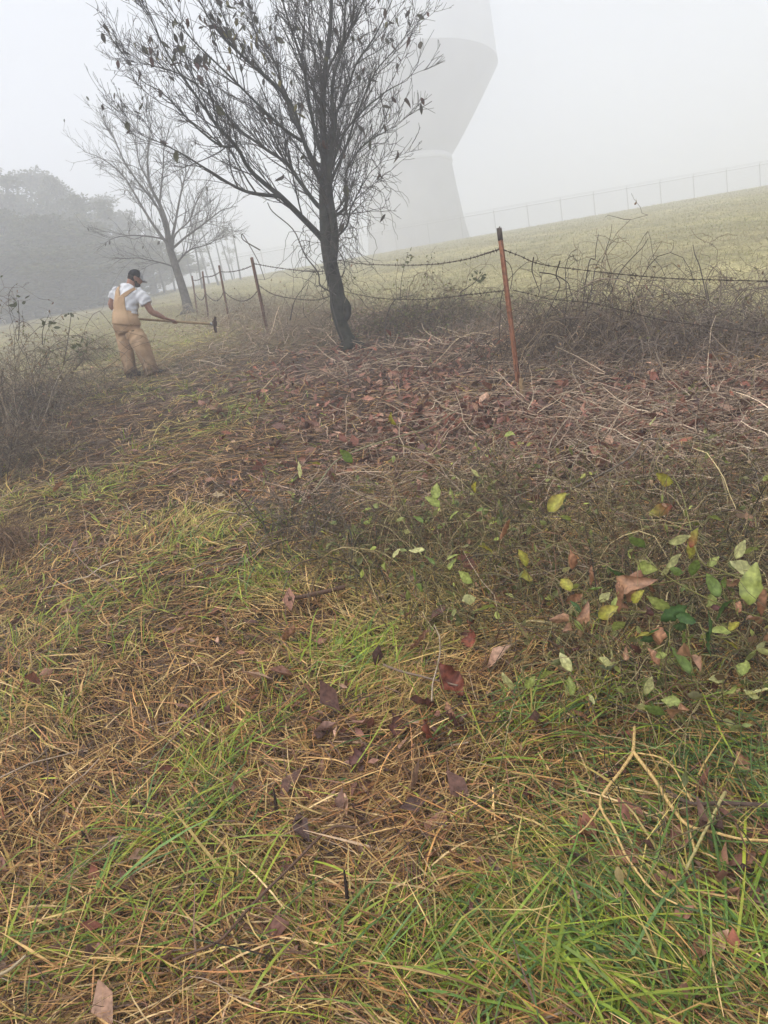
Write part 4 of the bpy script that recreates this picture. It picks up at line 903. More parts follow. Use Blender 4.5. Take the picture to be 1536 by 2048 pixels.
rr = np.random.default_rng(77)
PET = []; HOST = np.concatenate([RP.reshape(-1, 3), RQ.reshape(-1, 3)])
def dpt(y): return float(np.interp(y, [930, 1000, 1100, 1250, 1400], [3.1, 2.78, 2.4, 2.02, 1.85]))
def face_rot(tilt=.75):                                            # leaf face roughly towards the open side, random roll
    return (R(55) + rr.normal(0, tilt), rr.normal(0, tilt), rr.uniform(0, 6.28))
for kind, x, y, sz in [('redgreen', 1344, 1011, 44), ('yellow', 1346, 963, 38), ('yellow', 1097, 1023, 36), ('lime', 1142, 1042, 26), ('lime', 1415, 1034, 26), ('pale', 1338, 1087, 32), ('redgreen', 1382, 1096, 36), ('yellow', 1381, 1118, 30),
                       ('green', 1384, 1150, 40), ('pale', 1471, 1118, 34), ('pale', 1512, 1150, 52), ('brown', 1281, 1140, 46), ('tan', 1235, 1188, 58), ('tan', 1284, 1175, 34), ('brown', 1237, 1226, 42), ('yellow', 1197, 1235, 32), ('brown', 1306, 1185, 36),
                       ('deep', 1322, 1242, 56), ('deep', 1341, 1267, 58), ('deep', 1392, 1245, 48), ('deep', 1433, 1242, 56), ('deep', 1414, 1289, 58), ('deep', 1423, 1314, 46), ('tan', 1354, 1308, 66), ('brown', 1300, 1267, 50), ('green', 1382, 1349, 52),
                       ('lime', 1499, 1210, 64), ('brown', 1524, 1232, 44), ('green', 1439, 1194, 48), ('maroon', 1440, 1215, 44), ('lime', 1341, 1216, 44), ('pale', 1195, 1318, 30), ('pale', 1211, 1333, 34), ('pale', 1224, 1314, 28), ('lime', 1082, 1359, 36), ('lime', 1060, 1366, 30),
                       ('pale', 1154, 1393, 30), ('lime', 1464, 1384, 44), ('pale', 1490, 1390, 36), ('lime', 1483, 1352, 36), ('pale', 1518, 1397, 28), ('yellow', 1045, 1155, 42), ('yellow', 1052, 1133, 30), ('brown', 1145, 1140, 36), ('green', 1175, 1180, 34), ('green', 1290, 1095, 34), ('lime', 1275, 1130, 38),
                       ('lime', 1140, 1390, 34), ('lime', 1005, 1385, 34), ('pale', 1025, 1380, 40), ('lime', 1050, 1375, 30), ('pale', 1290, 1420, 40), ('green', 1330, 1430, 38), ('tan', 1345, 1437, 44), ('brown', 1130, 1205, 30), ('yellow', 1265, 1205, 26), ('deep', 1250, 1150, 34), ('lime', 990, 1215, 40), ('lime', 945, 1165, 34),
                       ('lime', 900, 1040, 30), ('green', 846, 1045, 26), ('pale', 812, 1068, 26), ('pale', 850, 1100, 26), ('pale', 845, 1112, 24), ('lime', 880, 1015, 30), ('lime', 870, 1000, 30), ('lime', 905, 1008, 26), ('green', 705, 925, 26), ('yellow', 640, 930, 24), ('pale', 600, 955, 24), ('yellow', 790, 850, 22), ('pale', 958, 953, 22), ('yellow', 950, 985, 24), ('lime', 1010, 870, 22),
                       ('green', 965, 1020, 24), ('brown', 1000, 1080, 40), ('yellow', 985, 1105, 30), ('lime', 900, 1140, 30), ('green', 830, 1165, 30), ('green', 845, 1180, 30), ('lime', 770, 1135, 26), ('pale', 950, 1195, 36), ('lime', 920, 1110, 26), ('green', 870, 1130, 26), ('pale', 785, 1115, 24), ('lime', 930, 1045, 22), ('pale', 1300, 850, 22), ('lime', 1460, 1265, 36), ('yellow', 1475, 1300, 30), ('maroon', 1260, 1290, 36), ('brown', 1320, 1330, 34), ('lime', 1225, 1260, 28)]:
    d = dpt(y) * (1 + rr.uniform(-.08, .0)); g0 = at(x, y); d = min(d, depth_of(g0) - .02)
    PET.append(pix(x, y, d)); rot = face_rot(); put_leaf(kind, pix(x, y, d), sz * d / FPX * rr.uniform(1.05, 1.4), RB, rot)
for _ in range(46):
    x, y = rr.uniform(1120, 1560), rr.uniform(1090, 1420); d = dpt(y) * (1 + rr.uniform(-.06, .05)); d = min(d, depth_of(at(x, y)) - .02)
    PET.append(pix(x, y, d)); put_leaf(rr.choice(['lime', 'pale', 'yellow', 'green', 'brown', 'tan', 'deep', 'maroon'], p=[.2, .15, .1, .15, .13, .1, .1, .07]), pix(x, y, d), rr.uniform(20, 38) * d / FPX * 1.2, RB, face_rot(.9))
# stems that carry the large leaves
g = Geo()
for pts in [[(1536, 1240), (1460, 1215), (1400, 1190), (1330, 1150), (1290, 1110)], [(1390, 1240), (1345, 1235), (1290, 1225), (1200, 1222), (1170, 1214)], [(1372, 1220), (1378, 1290), (1385, 1340), (1398, 1380)], [(1400, 1255), (1440, 1275), (1475, 1270)], [(1536, 1180), (1440, 1140), (1400, 1120), (1380, 1050), (1365, 990), (1345, 950)], [(1530, 1150), (1430, 1150), (1330, 1165), (1250, 1180)]]:
    tube1([pix(x, y, dpt(y) + .01) for x, y in pts], [.003, .0018], 5, (.20, .19, .06), g, n=16)
for q in PET:
    dd = np.linalg.norm(HOST - q, axis=1); h = HOST[int(np.argmin(dd))]
    if .004 < dd.min() < .5: tube1([h, (h + q) / 2 + np.array([0, 0, .02 + .1 * dd.min()]), q], [.0016, .0011], 4, (.22, .19, .07), g, n=7)
link('leaf_stem', g.mesh('leaf_stem'), M_TWIG, RB)['kind'] = 'stuff'

# ================================================================== STICKS, STALKS, FALLEN LEAVES
def stick(name, label, cat, paths, col, sides=6, lift=.075):
    b = None; t = None
    for pts, r0, r1 in paths:
        P = np.array([at(x, y, lift + z) for x, y, z in pts])
        if t is None: t = thing(name, P[0] - np.array([0, 0, lift]), label, cat)
        g = Geo(); n = max(10, len(pts) * 5); PP = resample(P, n); PP += np.random.default_rng(len(pts)).normal(0, .0004, PP.shape); tubes(PP[None], np.linspace(r0, r1, n)[None], sides, np.array([col]), g); link('stem', g.mesh('stem', True), M_TWIG, t)
    return t
def z0(l): return [(x, y, .012) for x, y in l]
stick('forked_stalk', 'pale golden forked dry stalk lying on the green grass', 'stalk', [
    (z0([(1269, 1451), (1268, 1480), (1267, 1505)]), .004, .0048), (z0([(1267, 1505), (1242, 1542), (1209, 1584), (1201, 1613), (1230, 1664), (1250, 1707), (1270, 1738), (1307, 1783), (1355, 1809)]), .0045, .002),
    (z0([(1201, 1613), (1171, 1655), (1137, 1681)]), .0028, .0014), (z0([(1268, 1505), (1313, 1565), (1341, 1610), (1375, 1650), (1426, 1664), (1483, 1678), (1545, 1681)]), .005, .0028),
    (z0([(1375, 1650), (1385, 1684), (1391, 1709)]), .003, .002), (z0([(1275, 1506), (1321, 1515), (1350, 1539), (1372, 1582), (1385, 1610)]), .0025, .0014)], (.62, .42, .17))
stick('straw_stalk', 'straight pale yellow stalk crossing the forked golden one', 'stalk', [(z0([(1450, 1584), (1412, 1658), (1372, 1741)]), .0042, .003)], (.40, .34, .14), lift=.09)
stick('dark_stick', 'dark brown stick running under the forked golden stalk', 'stick', [(z0([(1333, 1582), (1384, 1607), (1450, 1606), (1560, 1612)]), .005, .006)], (.10, .065, .05))
stick('fallen_stalk', 'long curved dark reddish stem lying across the straw', 'stem', [(z0([(714, 1655), (660, 1657), (590, 1725), (500, 1815), (440, 1880), (370, 1910), (345, 1920)]), .0038, .003)], (.13, .075, .05))
stick('grey_stick', 'grey-brown stick beside the large rust red leaf', 'stick', [(z0([(768, 1330), (800, 1342), (840, 1352), (915, 1371)]), .005, .0035)], (.22, .16, .115))
stick('brown_stick', 'thick brown stick lying below the small twiggy shrub', 'stick', [(z0([(575, 1198), (630, 1188), (690, 1174)]), .009, .011)], (.13, .075, .05))
stick('pale_cane', 'long pale green arching cane lying over the lime-leaved tangle', 'cane', [([(632, 976, .02), (671, 923, .12), (722, 898, .2), (790, 875, .22), (851, 857, .2), (912, 822, .05)], .005, .003)], (.26, .25, .14))
stick('grey_bough', 'thick grey bare stem arching through the thorny thicket', 'stem', [([(1130, 985, .05), (1200, 950, .15), (1260, 915, .2), (1290, 880, .22), (1345, 880, .2)], .0065, .004)], (.15, .12, .09))
stick('fallen_cane', 'long thin tan cane lying across the yellowish grass', 'cane', [(z0([(55, 985), (110, 950), (170, 930), (240, 928), (300, 938)]), .005, .004)], (.24, .17, .10))
stick('pale_twig', 'short bleached twig lying in the straw', 'twig', [(z0([(-5, 1952), (25, 1935), (52, 1911)]), .0045, .003)], (.42, .33, .20))
def stub(label, x, y, h, lean, col=(.035, .022, .018), r0=.0048):
    p = at(x, y); t = thing('cut_stub', p, label, 'plant stub', 'cut stubs standing in the straw'); d = nrm(CU + CR * lean)
    g = Geo(); tube1([p - d * .02, p + d * h * .5 + CR * .002, p + d * h], [r0, r0 * 1.1, r0 * .5], 6, col, g, n=9); link('stem', g.mesh('stem', True), M_TWIG, t)
stub('dark cut stub standing in straw above the long reddish stem', 556, 1655, .11, -.12); stub('dark cut stub standing beside the long reddish stem', 697, 1850, .13, -.08); stub('short leaning cut stub poking out of matted straw', 185, 1705, .07, -.5)
stub('thin brown stub beside the forked golden stalk', 375, 1370, .09, .1, (.06, .04, .03), .003); stub('thin dry stub in straw near the greenish patch', 225, 1300, .1, -.05, (.12, .08, .045), .003)
stub('tall thin dry stem with a leaf tuft above the red litter', 797, 925, .36, -.02, (.12, .08, .05), .003)
# prominent fallen leaves, each its own
FL = [('tan', 'pale cream lobed maple leaf lying on the mown grass', 440, 1001, 0)]
def fallen(kind, x, y, px, label, group=None):
    p = at(x, y, .045); d = depth_of(p); o = link('fallen_leaf', LMS[rr.integers(3)][kind]); sz = px * d / FPX * 1.15
    o.location = Vector(p); o.rotation_euler = (rr.normal(.15, .35), rr.normal(0, .35), rr.uniform(0, 6.28)); o.scale = (sz,) * 3
    tag(o, label, 'leaf', group or 'dead leaves lying in the straw')
fallen('rust', 925, 1392, 62, 'large glossy rust red dead leaf at the end of the grey stick'); fallen('pink', 735, 1440, 52, 'pinkish tan flat dead leaf lying in the straw')
fallen('pink', 820, 1297, 46, 'long pinkish brown leaf lying above the grey stick')
for x, y, px, k in ((566, 1284, 36, 'brown'), (859, 1246, 40, 'maroon'), (941, 1298, 38, 'rust'), (937, 1254, 26, 'rust')): fallen(k, x, y, px, 'curled dark red dead leaf between the grey stick and the brambles')
for x, y, px, k in ((873, 1410, 44, 'maroon'), (789, 1474, 54, 'maroon'), (863, 1476, 56, 'rust'), (934, 1470, 50, 'maroon'), (680, 1466, 38, 'maroon'), (701, 1533, 38, 'maroon'), (905, 1440, 30, 'brown')): fallen(k, x, y, px, 'curled maroon dead leaf in the straw below the grey stick')
for x, y, px, k in ((848, 1724, 34, 'brown'), (903, 1706, 44, 'brown'), (928, 1829, 44, 'maroon'), (1063, 1600, 26, 'maroon')): fallen(k, x, y, px, 'brown dead leaf in the straw between the long stem and green blades')
for x, y, px, k in ((1438, 1840, 58, 'brown'), (1415, 1880, 52, 'brown'), (1198, 1678, 30, 'rust'), (1340, 1770, 36, 'brown'), (1250, 1540, 50, 'maroon'), (1525, 1690, 44, 'maroon'), (1500, 1545, 36, 'brown'), (1410, 1415, 46, 'maroon'), (1180, 1440, 30, 'brown')): fallen(k, x, y, px, 'brown dead leaf in the green grass around the forked stalk')
fallen('pink', 455, 1652, 30, 'small round pinkish leaf above the long reddish stem'); fallen('brown', 105, 985, 26, 'single brown leaf in the pale grass near the brambles'); fallen('lime', 205, 1000, 18, 'tiny lime leaf in the mown grass'); fallen('lime', 640, 1305, 34, 'bright lime leaf lying beside a green grass tuft'); fallen('lime', 680, 1290, 24, 'small bright lime sprig leaf above the grey stick')
fallen('lime', 885, 1800, 46, 'narrow bright lime blade-like leaf lying in straw')
def maple():
    p = at(440, 1001); d = depth_of(p); s = 17 * d / FPX; ang = [-90, -60, -38, -10, 12, 35, 62, 90, 118, 145, 168, 190, 218, 240]; rd = [.25, .62, .38, .85, .45, .95, .5, 1.15, .5, .95, .45, .85, .38, .62]
    V = [(0, 0, .06)] + [(r_ * math.cos(R(a)), r_ * math.sin(R(a)), .18 * r_ * math.sin(a * .07)) for a, r_ in zip(ang, rd)]
    T = [(0, i + 1, (i + 1) % 14 + 1) for i in range(14)]
    me = mesh_np('maple_leaf', np.array(V), None, T, np.tile((.55, .42, .25), (15, 1))); me.materials.append(M_DEAD)
    o = link('maple_leaf', me); o.location = Vector(p + np.array([0, 0, .04])); o.scale = (s,) * 3; o.rotation_euler = (R(25), .1, .5); tag(o, 'pale cream lobed maple leaf lying on the mown grass', 'leaf')
maple()
def sprig(label, x0, y0, x1, y1, dd, n, seed, leafc=(.07, .08, .035), lean=0):
    rr2 = np.random.default_rng(seed); a = pix(x0, y0, dd); b = pix(x1, y1, dd); t = thing('leafy_sprig', a, label, 'sprig', 'sprigs rising from the hedges')
    g = Geo(); tube1([a, (a + b) / 2 + CR * rr2.normal(0, .03), b], [.005, .003], 5, (.08, .065, .05), g, n=10); link('stem', g.mesh('stem'), M_TWIG, t)
    me = leafmesh(LEAF_A, leafc, leafc, M_LEAF)
    for k in range(n):
        u = rr2.uniform(.72, 1.02); o = link('leaf', me, None, t); o.matrix_parent_inverse = Matrix.Identity(4); o.location = Vector(a + (b - a) * u + rr2.normal(0, .035, 3) - a); o.rotation_euler = tuple(rr2.uniform(-2, 2, 3)); s_ = rr2.uniform(.04, .075); o.scale = (s_,) * 3
DL = 7.4
sprig('thin stem with a small leaf tuft rising tall from the dark bramble bush', 37, 680, 36, 600, DL, 9, 1); sprig('bent bare-tipped stem rising from the dark bramble bush', 127, 730, 143, 625, 7.6, 4, 2); sprig('leafy sprig beside the bent stem of the dark bramble bush', 150, 740, 160, 690, 7.6, 12, 3, (.09, .10, .04)); sprig('short leafy shoot at the crown of the dark bramble bush', 85, 690, 92, 640, 7.4, 8, 4)
sprig('upright leafy sprig of the greenish bush below the sagging wire', 800, 600, 815, 508, 9.3, 14, 5, (.12, .13, .06)); sprig('leafy twig poking out left of the tall rusty post', 920, 585, 966, 545, 7.2, 14, 6, (.10, .11, .05))
D_H = 7.3
for k, (pts, lab) in enumerate([([(1165, 620), (1172, 560), (1180, 520), (1190, 518), (1192, 495), (1197, 468)], 'kinked bare stem rising highest out of the tall dark thicket'), ([(1215, 600), (1240, 545), (1265, 515), (1285, 495), (1296, 477)], 'straight bare shoot leaning out of the tall dark thicket'), ([(1180, 600), (1190, 540), (1199, 518)], 'short dark upright stem in the tall dark thicket'), ([(1415, 600), (1400, 535), (1390, 510), (1386, 489)], 'curved bare stem rising out of the wide brown thicket'),
                               ([(1067, 515), (1064, 540), (1072, 565), (1080, 585)], 'thin dead vine hanging from the top wire near the rusty post'), ([(1120, 522), (1112, 550), (1120, 570), (1108, 600), (1090, 640), (1060, 720), (1045, 770)], 'long crooked dead vine hanging from the wire down to the stake'), ([(1080, 545), (1110, 550), (1135, 565), (1140, 580), (1150, 610)], 'zigzag dead vine tangled below the top wire'),
                               ([(770, 690), (772, 640), (790, 600), (830, 590)], 'thin bare shoot beside the greenish bush'), ([(580, 640), (590, 600), (615, 565)], 'dark arched dead stem standing by the dark tree trunk'), ([(520, 500), (487, 480), (486, 470), (515, 520), (530, 560)], 'thin vine looping over the rusty leaning post')]):
    dd = D_H if k < 4 else 5.6 if k < 7 else 9.0 if k < 8 else 11 if k < 9 else 13.4
    t = thing('dead_shoot', pix(*pts[0], dd), lab, 'stem', 'bare stems along the fence'); g = Geo(); tube1([pix(x, y, dd + (.15 if i else 0)) for i, (x, y) in enumerate(pts)], [.007 * dd / 7, .003 * dd / 7], 5, (.07, .055, .045), g, n=24); link('stem', g.mesh('stem'), M_TWIG, t)

# ================================================================== MAN with a long-handled tool
def loft(pts, rx, ry, wide, sides, geo, n, cap=True):
    """elliptical tube: rx along 'wide', ry across; rings perpendicular to the path; n stations"""
    pts = np.asarray(pts, float); u0 = np.linspace(0, 1, len(pts)); u = np.linspace(0, 1, n)
    P = resample(pts, n); rx = np.interp(u, u0, rx); ry = np.interp(u, u0, ry)
    T = nrm(np.gradient(P, axis=0)); w = np.asarray(wide, float)
    W = np.tile(w, (n, 1)) if w.ndim == 1 else np.stack([np.interp(u, u0, w[:, k]) for k in range(3)], -1)
    A = nrm(W - T * (W * T).sum(1, keepdims=True)); B = np.cross(T, A)
    a = np.arange(sides) * 2 * math.pi / sides
    V = P[:, None] + A[:, None] * (rx[:, None] * np.cos(a))[..., None] + B[:, None] * (ry[:, None] * np.sin(a))[..., None]
    V = V.reshape(-1, 3); i = np.arange(n * sides).reshape(n, sides); nx = np.roll(i, -1, 1)
    q = np.stack([i[:-1], nx[:-1], nx[1:], i[1:]], -1).reshape(-1, 4)
    if cap:
        V = np.vstack([V, P[0], P[-1]]); m = n * sides
        t = [(m, nx[0, k], i[0, k]) for k in range(sides)] + [(m + 1, i[-1, k], nx[-1, k]) for k in range(sides)]
        geo.add(V, q, t)
    else: geo.add(V, q)
def ellip(c, ax, geo, seg=16, rings=10):
    """ax: three axis vectors scaled by radius"""
    th = np.linspace(0, math.pi, rings + 1); ph = np.arange(seg) * 2 * math.pi / seg
    V = []; 
    for t_ in th:
        for p_ in ph: V.append(np.asarray(c) + ax[0] * math.sin(t_) * math.cos(p_) + ax[1] * math.sin(t_) * math.sin(p_) + ax[2] * math.cos(t_))
    i = np.arange((rings + 1) * seg).reshape(rings + 1, seg); nx = np.roll(i, -1, 1)
    q = np.stack([i[:-1], i[1:], nx[1:], nx[:-1]], -1).reshape(-1, 4); geo.add(np.array(V), q)
def remesh(geo, name, voxel, smooth=4, disp=0.0, dscale=0.1, solid=0.0):
    me = geo.mesh(name); o = bpy.data.objects.new(name, me); COL.objects.link(o)
    m = o.modifiers.new('r', 'REMESH'); m.mode = 'VOXEL'; m.voxel_size = voxel; m.use_smooth_shade = True
    if smooth: s = o.modifiers.new('s', 'SMOOTH'); s.factor = 0.5; s.iterations = smooth
    dg = bpy.context.evaluated_depsgraph_get(); out = bpy.data.meshes.new_from_object(o.evaluated_get(dg))
    bpy.data.objects.remove(o); bpy.data.meshes.remove(me); out.name = name
    return out
def mesh_arr(me):
    V = np.zeros(len(me.vertices) * 3, np.float32); me.vertices.foreach_get('co', V); return V.reshape(-1, 3).astype(float)
def folds(me, fn):
    V = mesh_arr(me); Nn = np.zeros(len(me.vertices) * 3, np.float32); me.vertices.foreach_get('normal', Nn); Nn = Nn.reshape(-1, 3)
    V = V + Nn * fn(V)[:, None]; me.vertices.foreach_set('co', V.astype(np.float32).ravel()); me.update()
def build_man():
    foot = at(284, 754); D = depth_of(foot) ; s = D / FPX
    def q(x, y, dz=0.0): return pix(x, y, D + dz)
    up = np.array([0, 0, 1.0])
    side = nrm(q(280, 582, -.10) - q(230, 578, .13))               # his left shoulder to his right shoulder
    fw = nrm(np.cross(up, side))                                   # the way his chest faces (up x right = forward)
    if fw @ CR < 0: fw = -fw
    man = thing('person', foot, 'man in tan bib overalls, white T-shirt and dark cap swinging a long-handled tool', 'person')
    # ---- joints (photo pixels, metres of depth)
    Lsh, Rsh = q(233, 581, .10), q(279, 585, -.08)
    Lel, Rel = q(222, 611, .16), q(303, 623, -.02)
    Rwr = q(329, 636, .10); Rha = q(342, 641, .14)
    Lwr = q(250, 634, .34); Lha = q(264, 637, .36)
    neck = q(260, 570, .0); headc = q(270, 556, .03)
    pelv = q(255, 655, .0); chest = q(254, 600, .02); waist = q(250, 632, .0)
    Lhip, Rhip = q(247, 664, .07), q(268, 664, -.05)
    Lkn, Rkn = q(253, 704, .10), q(287, 702, -.02)
    Lan, Ran = q(262, 746, .06), q(304, 742, .0)
    # ---- tool: handle held in both hands
    hA, hB = q(262, 637, .345), q(425, 648, .30)
    hd = nrm(hB - hA); tool = thing('long_handled_hoe', hB, 'long wooden-handled tool with a heavy rusty iron blade, held by the man', 'hand tool')
    mw = mat_noise('ash_wood', (0.25, 0.17, 0.085), (0.36, 0.27, 0.15), 16, 0.6, 0.3, 0.2)
    mi = mat_noise('rusty_iron', (0.05, 0.03, 0.024), (0.11, 0.055, 0.04), 30, 0.85, 0.3, 0.6)
    ms = mat_noise('worn_steel', (0.2, 0.2, 0.2), (0.32, 0.32, 0.32), 30, 0.45, 0.5)
    hA2 = hA - hd * .12
    g = Geo(); loft([hA2, hA2 + hd * .05, hA, (hA + hB) / 2, hB], [.017, .02, .0185, .019, .021], [.015, .018, .016, .0165, .018], up, 12, g, 20); link('handle', g.mesh('handle', True), mw, tool)
    g = Geo(); loft([hB - hd * .035, hB + hd * .008], [.024, .024], [.021, .021], up, 12, g, 4); link('collar', g.mesh('collar'), ms, tool)
    vu = nrm(up - hd * (up @ hd)); vv = np.cross(hd, vu)
    g = Geo()                                                      # head: eye block and a flat blade, slightly dished
    loft([hB + vu * .055 + hd * .03, hB + vu * .02 + hd * .035, hB - vu * .03 + hd * .035], [.036, .042, .036], [.03, .034, .03], hd, 10, g, 8)
    me = remesh(g, 'eye_block', .008, 2); link('eye_block', me, mi, tool)
    g = Geo(); K = 7
    for sgn in (-1, 1):
        pass
    pts = [hB + vu * .115 + hd * .045, hB + vu * .05 + hd * .035, hB + hd * .038, hB - vu * .05 + hd * .04, hB - vu * .11 + hd * .055, hB - vu * .13 + hd * .06]
    loft(pts, [.055, .062, .06, .066, .075, .078], [.014, .017, .019, .017, .012, .005], vv, 12, g, 14); link('blade', g.mesh('blade', True), mi, tool)

    # ---- body: one continuous skin surface
    g = Geo()
    loft([pelv - up * .05, waist, chest, (Lsh + Rsh) / 2, neck], [.15, .145, .17, .15, .06], [.11, .11, .12, .085, .06], side, 16, g, 18)
    for h_, k_, a_ in ((Lhip, Lkn, Lan), (Rhip, Rkn, Ran)): loft([h_, (h_ + k_) / 2, k_, (k_ + a_) / 2, a_], [.085, .078, .055, .055, .04], [.085, .078, .055, .058, .04], side, 12, g, 16)
    hf = nrm(CR * .86 + FWD * .45 - up * .22)                      # the way the head looks: to the right, a little away and down
    hu = nrm(up - hf * (up @ hf)); hs_ = np.cross(hf, hu)
    loft([neck - up * .03, neck * .5 + headc * .5 - hf * .02, headc - hf * .01], [.062, .057, .06], [.062, .06, .06], hs_, 12, g, 8)
    ellip(headc, [hf * .098, hs_ * .077, hu * .108], g)
    ellip(headc + hf * .035 - hu * .065, [hf * .062, hs_ * .055, hu * .055], g)        # jaw
    loft([headc + hf * .092 + hu * .012, headc + hf * .112 - hu * .02, headc + hf * .1 - hu * .035], [.010, .016, .012], [.01, .014, .01], hs_, 8, g, 6)  # nose
    ellip(headc + hf * .09 + hu * .028, [hf * .014, hs_ * .05, hu * .01], g, 10, 6)     # brow
    for sg in (-1, 1): ellip(headc + hs_ * .078 * sg - hf * .012 - hu * .008, [hf * .02, hs_ * .011, hu * .032], g, 10, 8)
    ellip(headc + hf * .094 - hu * .055, [hf * .012, hs_ * .024, hu * .009], g, 10, 6)  # lips
    for S_, E_, W_ in ((Lsh, Lel, Lwr), (Rsh, Rel, Rwr)):
        loft([S_, (S_ + E_) / 2, E_, (E_ * .6 + W_ * .4), W_], [.062, .056, .048, .048, .030], [.062, .056, .046, .044, .024], up, 14, g, 18)
    def hand(wr, c, thumb_sign):
        """palm on top of the handle, four fingers wrapped round it, thumb along the near side"""
        d = nrm(c - wr); ax = hd                                   # handle axis
        grip = hA + hd * ((c - hA) @ hd)                           # point of the handle under the palm
        out = nrm(wr - grip - ax * ((wr - grip) @ ax)); tan = np.cross(ax, out)
        loft([wr, wr * .5 + grip * .5 + out * .022, grip + out * .03], [.03, .038, .042], [.022, .018, .017], ax, 10, g, 8)
        for k in range(4):
            o_ = ax * ((k - 1.5) * .021); rr_ = .0285; sc = (.95, 1.05, 1.0, .82)[k]
            pts = [grip + o_ + out * (rr_ + .004)] + [grip + o_ + (out * math.cos(a) + tan * math.sin(a)) * rr_ for a in np.linspace(.4, 3.7 * sc, 6)]
            loft(pts, np.linspace(.0098, .0078, 7), np.linspace(.0098, .0078, 7), ax, 8, g, 14)
        b = grip + ax * (-.035 * thumb_sign) + out * .02
        pts = [b] + [grip + ax * (-.03 * thumb_sign + .03 * k / 3 * thumb_sign) + (out * math.cos(a) - tan * math.sin(a)) * .029 for k, a in enumerate((.5, 1.1, 1.7))]
        loft(pts, [.013, .012, .011, .009], [.013, .012, .011, .009], ax, 8, g, 10)
    hand(Rwr, Rha, 1); hand(Lwr, Lha, 1)
    body = remesh(g, 'body', .0078, 2)
    mskin = mat_noise('skin', (0.30, 0.15, 0.10), (0.38, 0.20, 0.14), 30, 0.55, 0.4, 0.1)
    link('body', body, mskin, man)
    # tattoo-dark forearm is left as skin; hair and short beard
    mh = mat_noise('dark_hair', (0.018, 0.013, 0.01), (0.04, 0.028, 0.02), 90, 0.8, 0.2, 0.6)
    g = Geo()
    ellip(headc - hf * .028 - hu * .012, [hf * .083, hs_ * .081, hu * .085], g)
    me = remesh(g, 'hair', .008, 1); link('hair', me, mh, man)
    g = Geo(); ellip(headc + hf * .045 - hu * .088, [hf * .058, hs_ * .058, hu * .04], g); ellip(headc + hf * .015 - hu * .06, [hf * .045, hs_ * .071, hu * .035], g)
    me = remesh(g, 'beard', .008, 1); link('beard', me, mh, man)
    for sg in (-1, 1):
        g = Geo(); ellip(headc + hf * .088 + hs_ * .033 * sg + hu * .008, [hf * .012, hs_ * .014, hu * .009], g, 10, 8); link('eye', g.mesh('eye', True), mat_noise('eye', (.03, .02, .015), (.5, .5, .5), 120, .2), man)
    # ---- cap
    capm = mat_noise('black_cloth', (0.012, 0.012, 0.014), (0.022, 0.022, 0.025), 40, 0.9, 0.1, 0.2)
    capg = mat_noise('grey_cloth', (0.34, 0.34, 0.35), (0.44, 0.44, 0.45), 40, 0.85, 0.1, 0.2)
    def dome(f0, f1, name, mat, r=1.0):
        V = []; n1, n2 = 14, 9; c = headc + hu * .028
        for a in np.linspace(f0, f1, n1):
            for b_ in np.linspace(0, math.pi / 2, n2):
                e = math.cos(b_) ** .8; z = math.sin(b_)
                V.append(c + (hf * math.cos(a) * .108 + hs_ * math.sin(a) * .09) * e * r + hu * .1 * z * r - hf * .004)
        i = np.arange(n1 * n2).reshape(n1, n2); Q = np.stack([i[:-1, :-1], i[1:, :-1], i[1:, 1:], i[:-1, 1:]], -1).reshape(-1, 4)
        me = mesh_np(name, np.array(V), Q, None, None, True); return link(name, me, mat, cap)
    cap = thing('cap', headc + hu * .03, None, None); cap.parent = man; cap.matrix_parent_inverse = Matrix.Translation(man.location).inverted()
    del_empty = cap
    cap_o = None
    g = Geo(); c = headc + hu * .026
    # crown as a solid dome (back and sides black)
    ellip(c + hu * .0, [hf * .112, hs_ * .093, hu * .106], g, 20, 14); me = remesh(g, 'cap', .007, 1)
    V = mesh_arr(me); h_ = (V - c) @ hu; V = V - np.outer(np.minimum(h_ + .012, 0), hu); me.vertices.foreach_set('co', V.astype(np.float32).ravel()); me.update()
    bpy.data.objects.remove(cap)
    cap = link('cap', me, capm, man)
    g = Geo(); n1, n2 = 12, 10; Vv = []
    for a in np.linspace(-1.05, 1.05, n1):                         # grey front panel
        for b_ in np.linspace(-.08, math.pi / 2 - .12, n2):
            e = math.cos(b_); Vv.append(c + (hf * math.cos(a) * .1165 + hs_ * math.sin(a) * .0975) * e + hu * .1105 * math.sin(b_))
    i = np.arange(n1 * n2).reshape(n1, n2); Q = np.stack([i[:-1, :-1], i[1:, :-1], i[1:, 1:], i[:-1, 1:]], -1).reshape(-1, 4); g.add(np.array(Vv), Q)
    o = link('front_panel', g.mesh('front_panel', True), capg, man); o.parent = cap; o.matrix_parent_inverse = Matrix.Identity(4)
    g = Geo(); Vv = []
    for top in (0, 1):
        for a in np.linspace(-1.15, 1.15, 13):
            for r_ in (0, .5, 1):
                p = c + hf * (math.cos(a) * .108 + .085 * r_ * math.cos(a * .75) ** .5) + hs_ * math.sin(a) * (.092 - .012 * r_) - hu * (.008 + .018 * r_ + .02 * math.sin(a) ** 2 * r_) + hu * .005 * top
                Vv.append(p)
    i = np.arange(26 * 3).reshape(2, 13, 3); Q = []
    for k in range(2):
        Q += np.stack([i[k, :-1, :-1], i[k, 1:, :-1], i[k, 1:, 1:], i[k, :-1, 1:]], -1).reshape(-1, 4).tolist()
    Q += [(i[0, k, 2], i[0, k + 1, 2], i[1, k + 1, 2], i[1, k, 2]) for k in range(12)]
    g.add(np.array(Vv), Q); o = link('brim', g.mesh('brim', True), capg, man); o.parent = cap; o.matrix_parent_inverse = Matrix.Identity(4)
    # ---- T-shirt
    g = Geo()
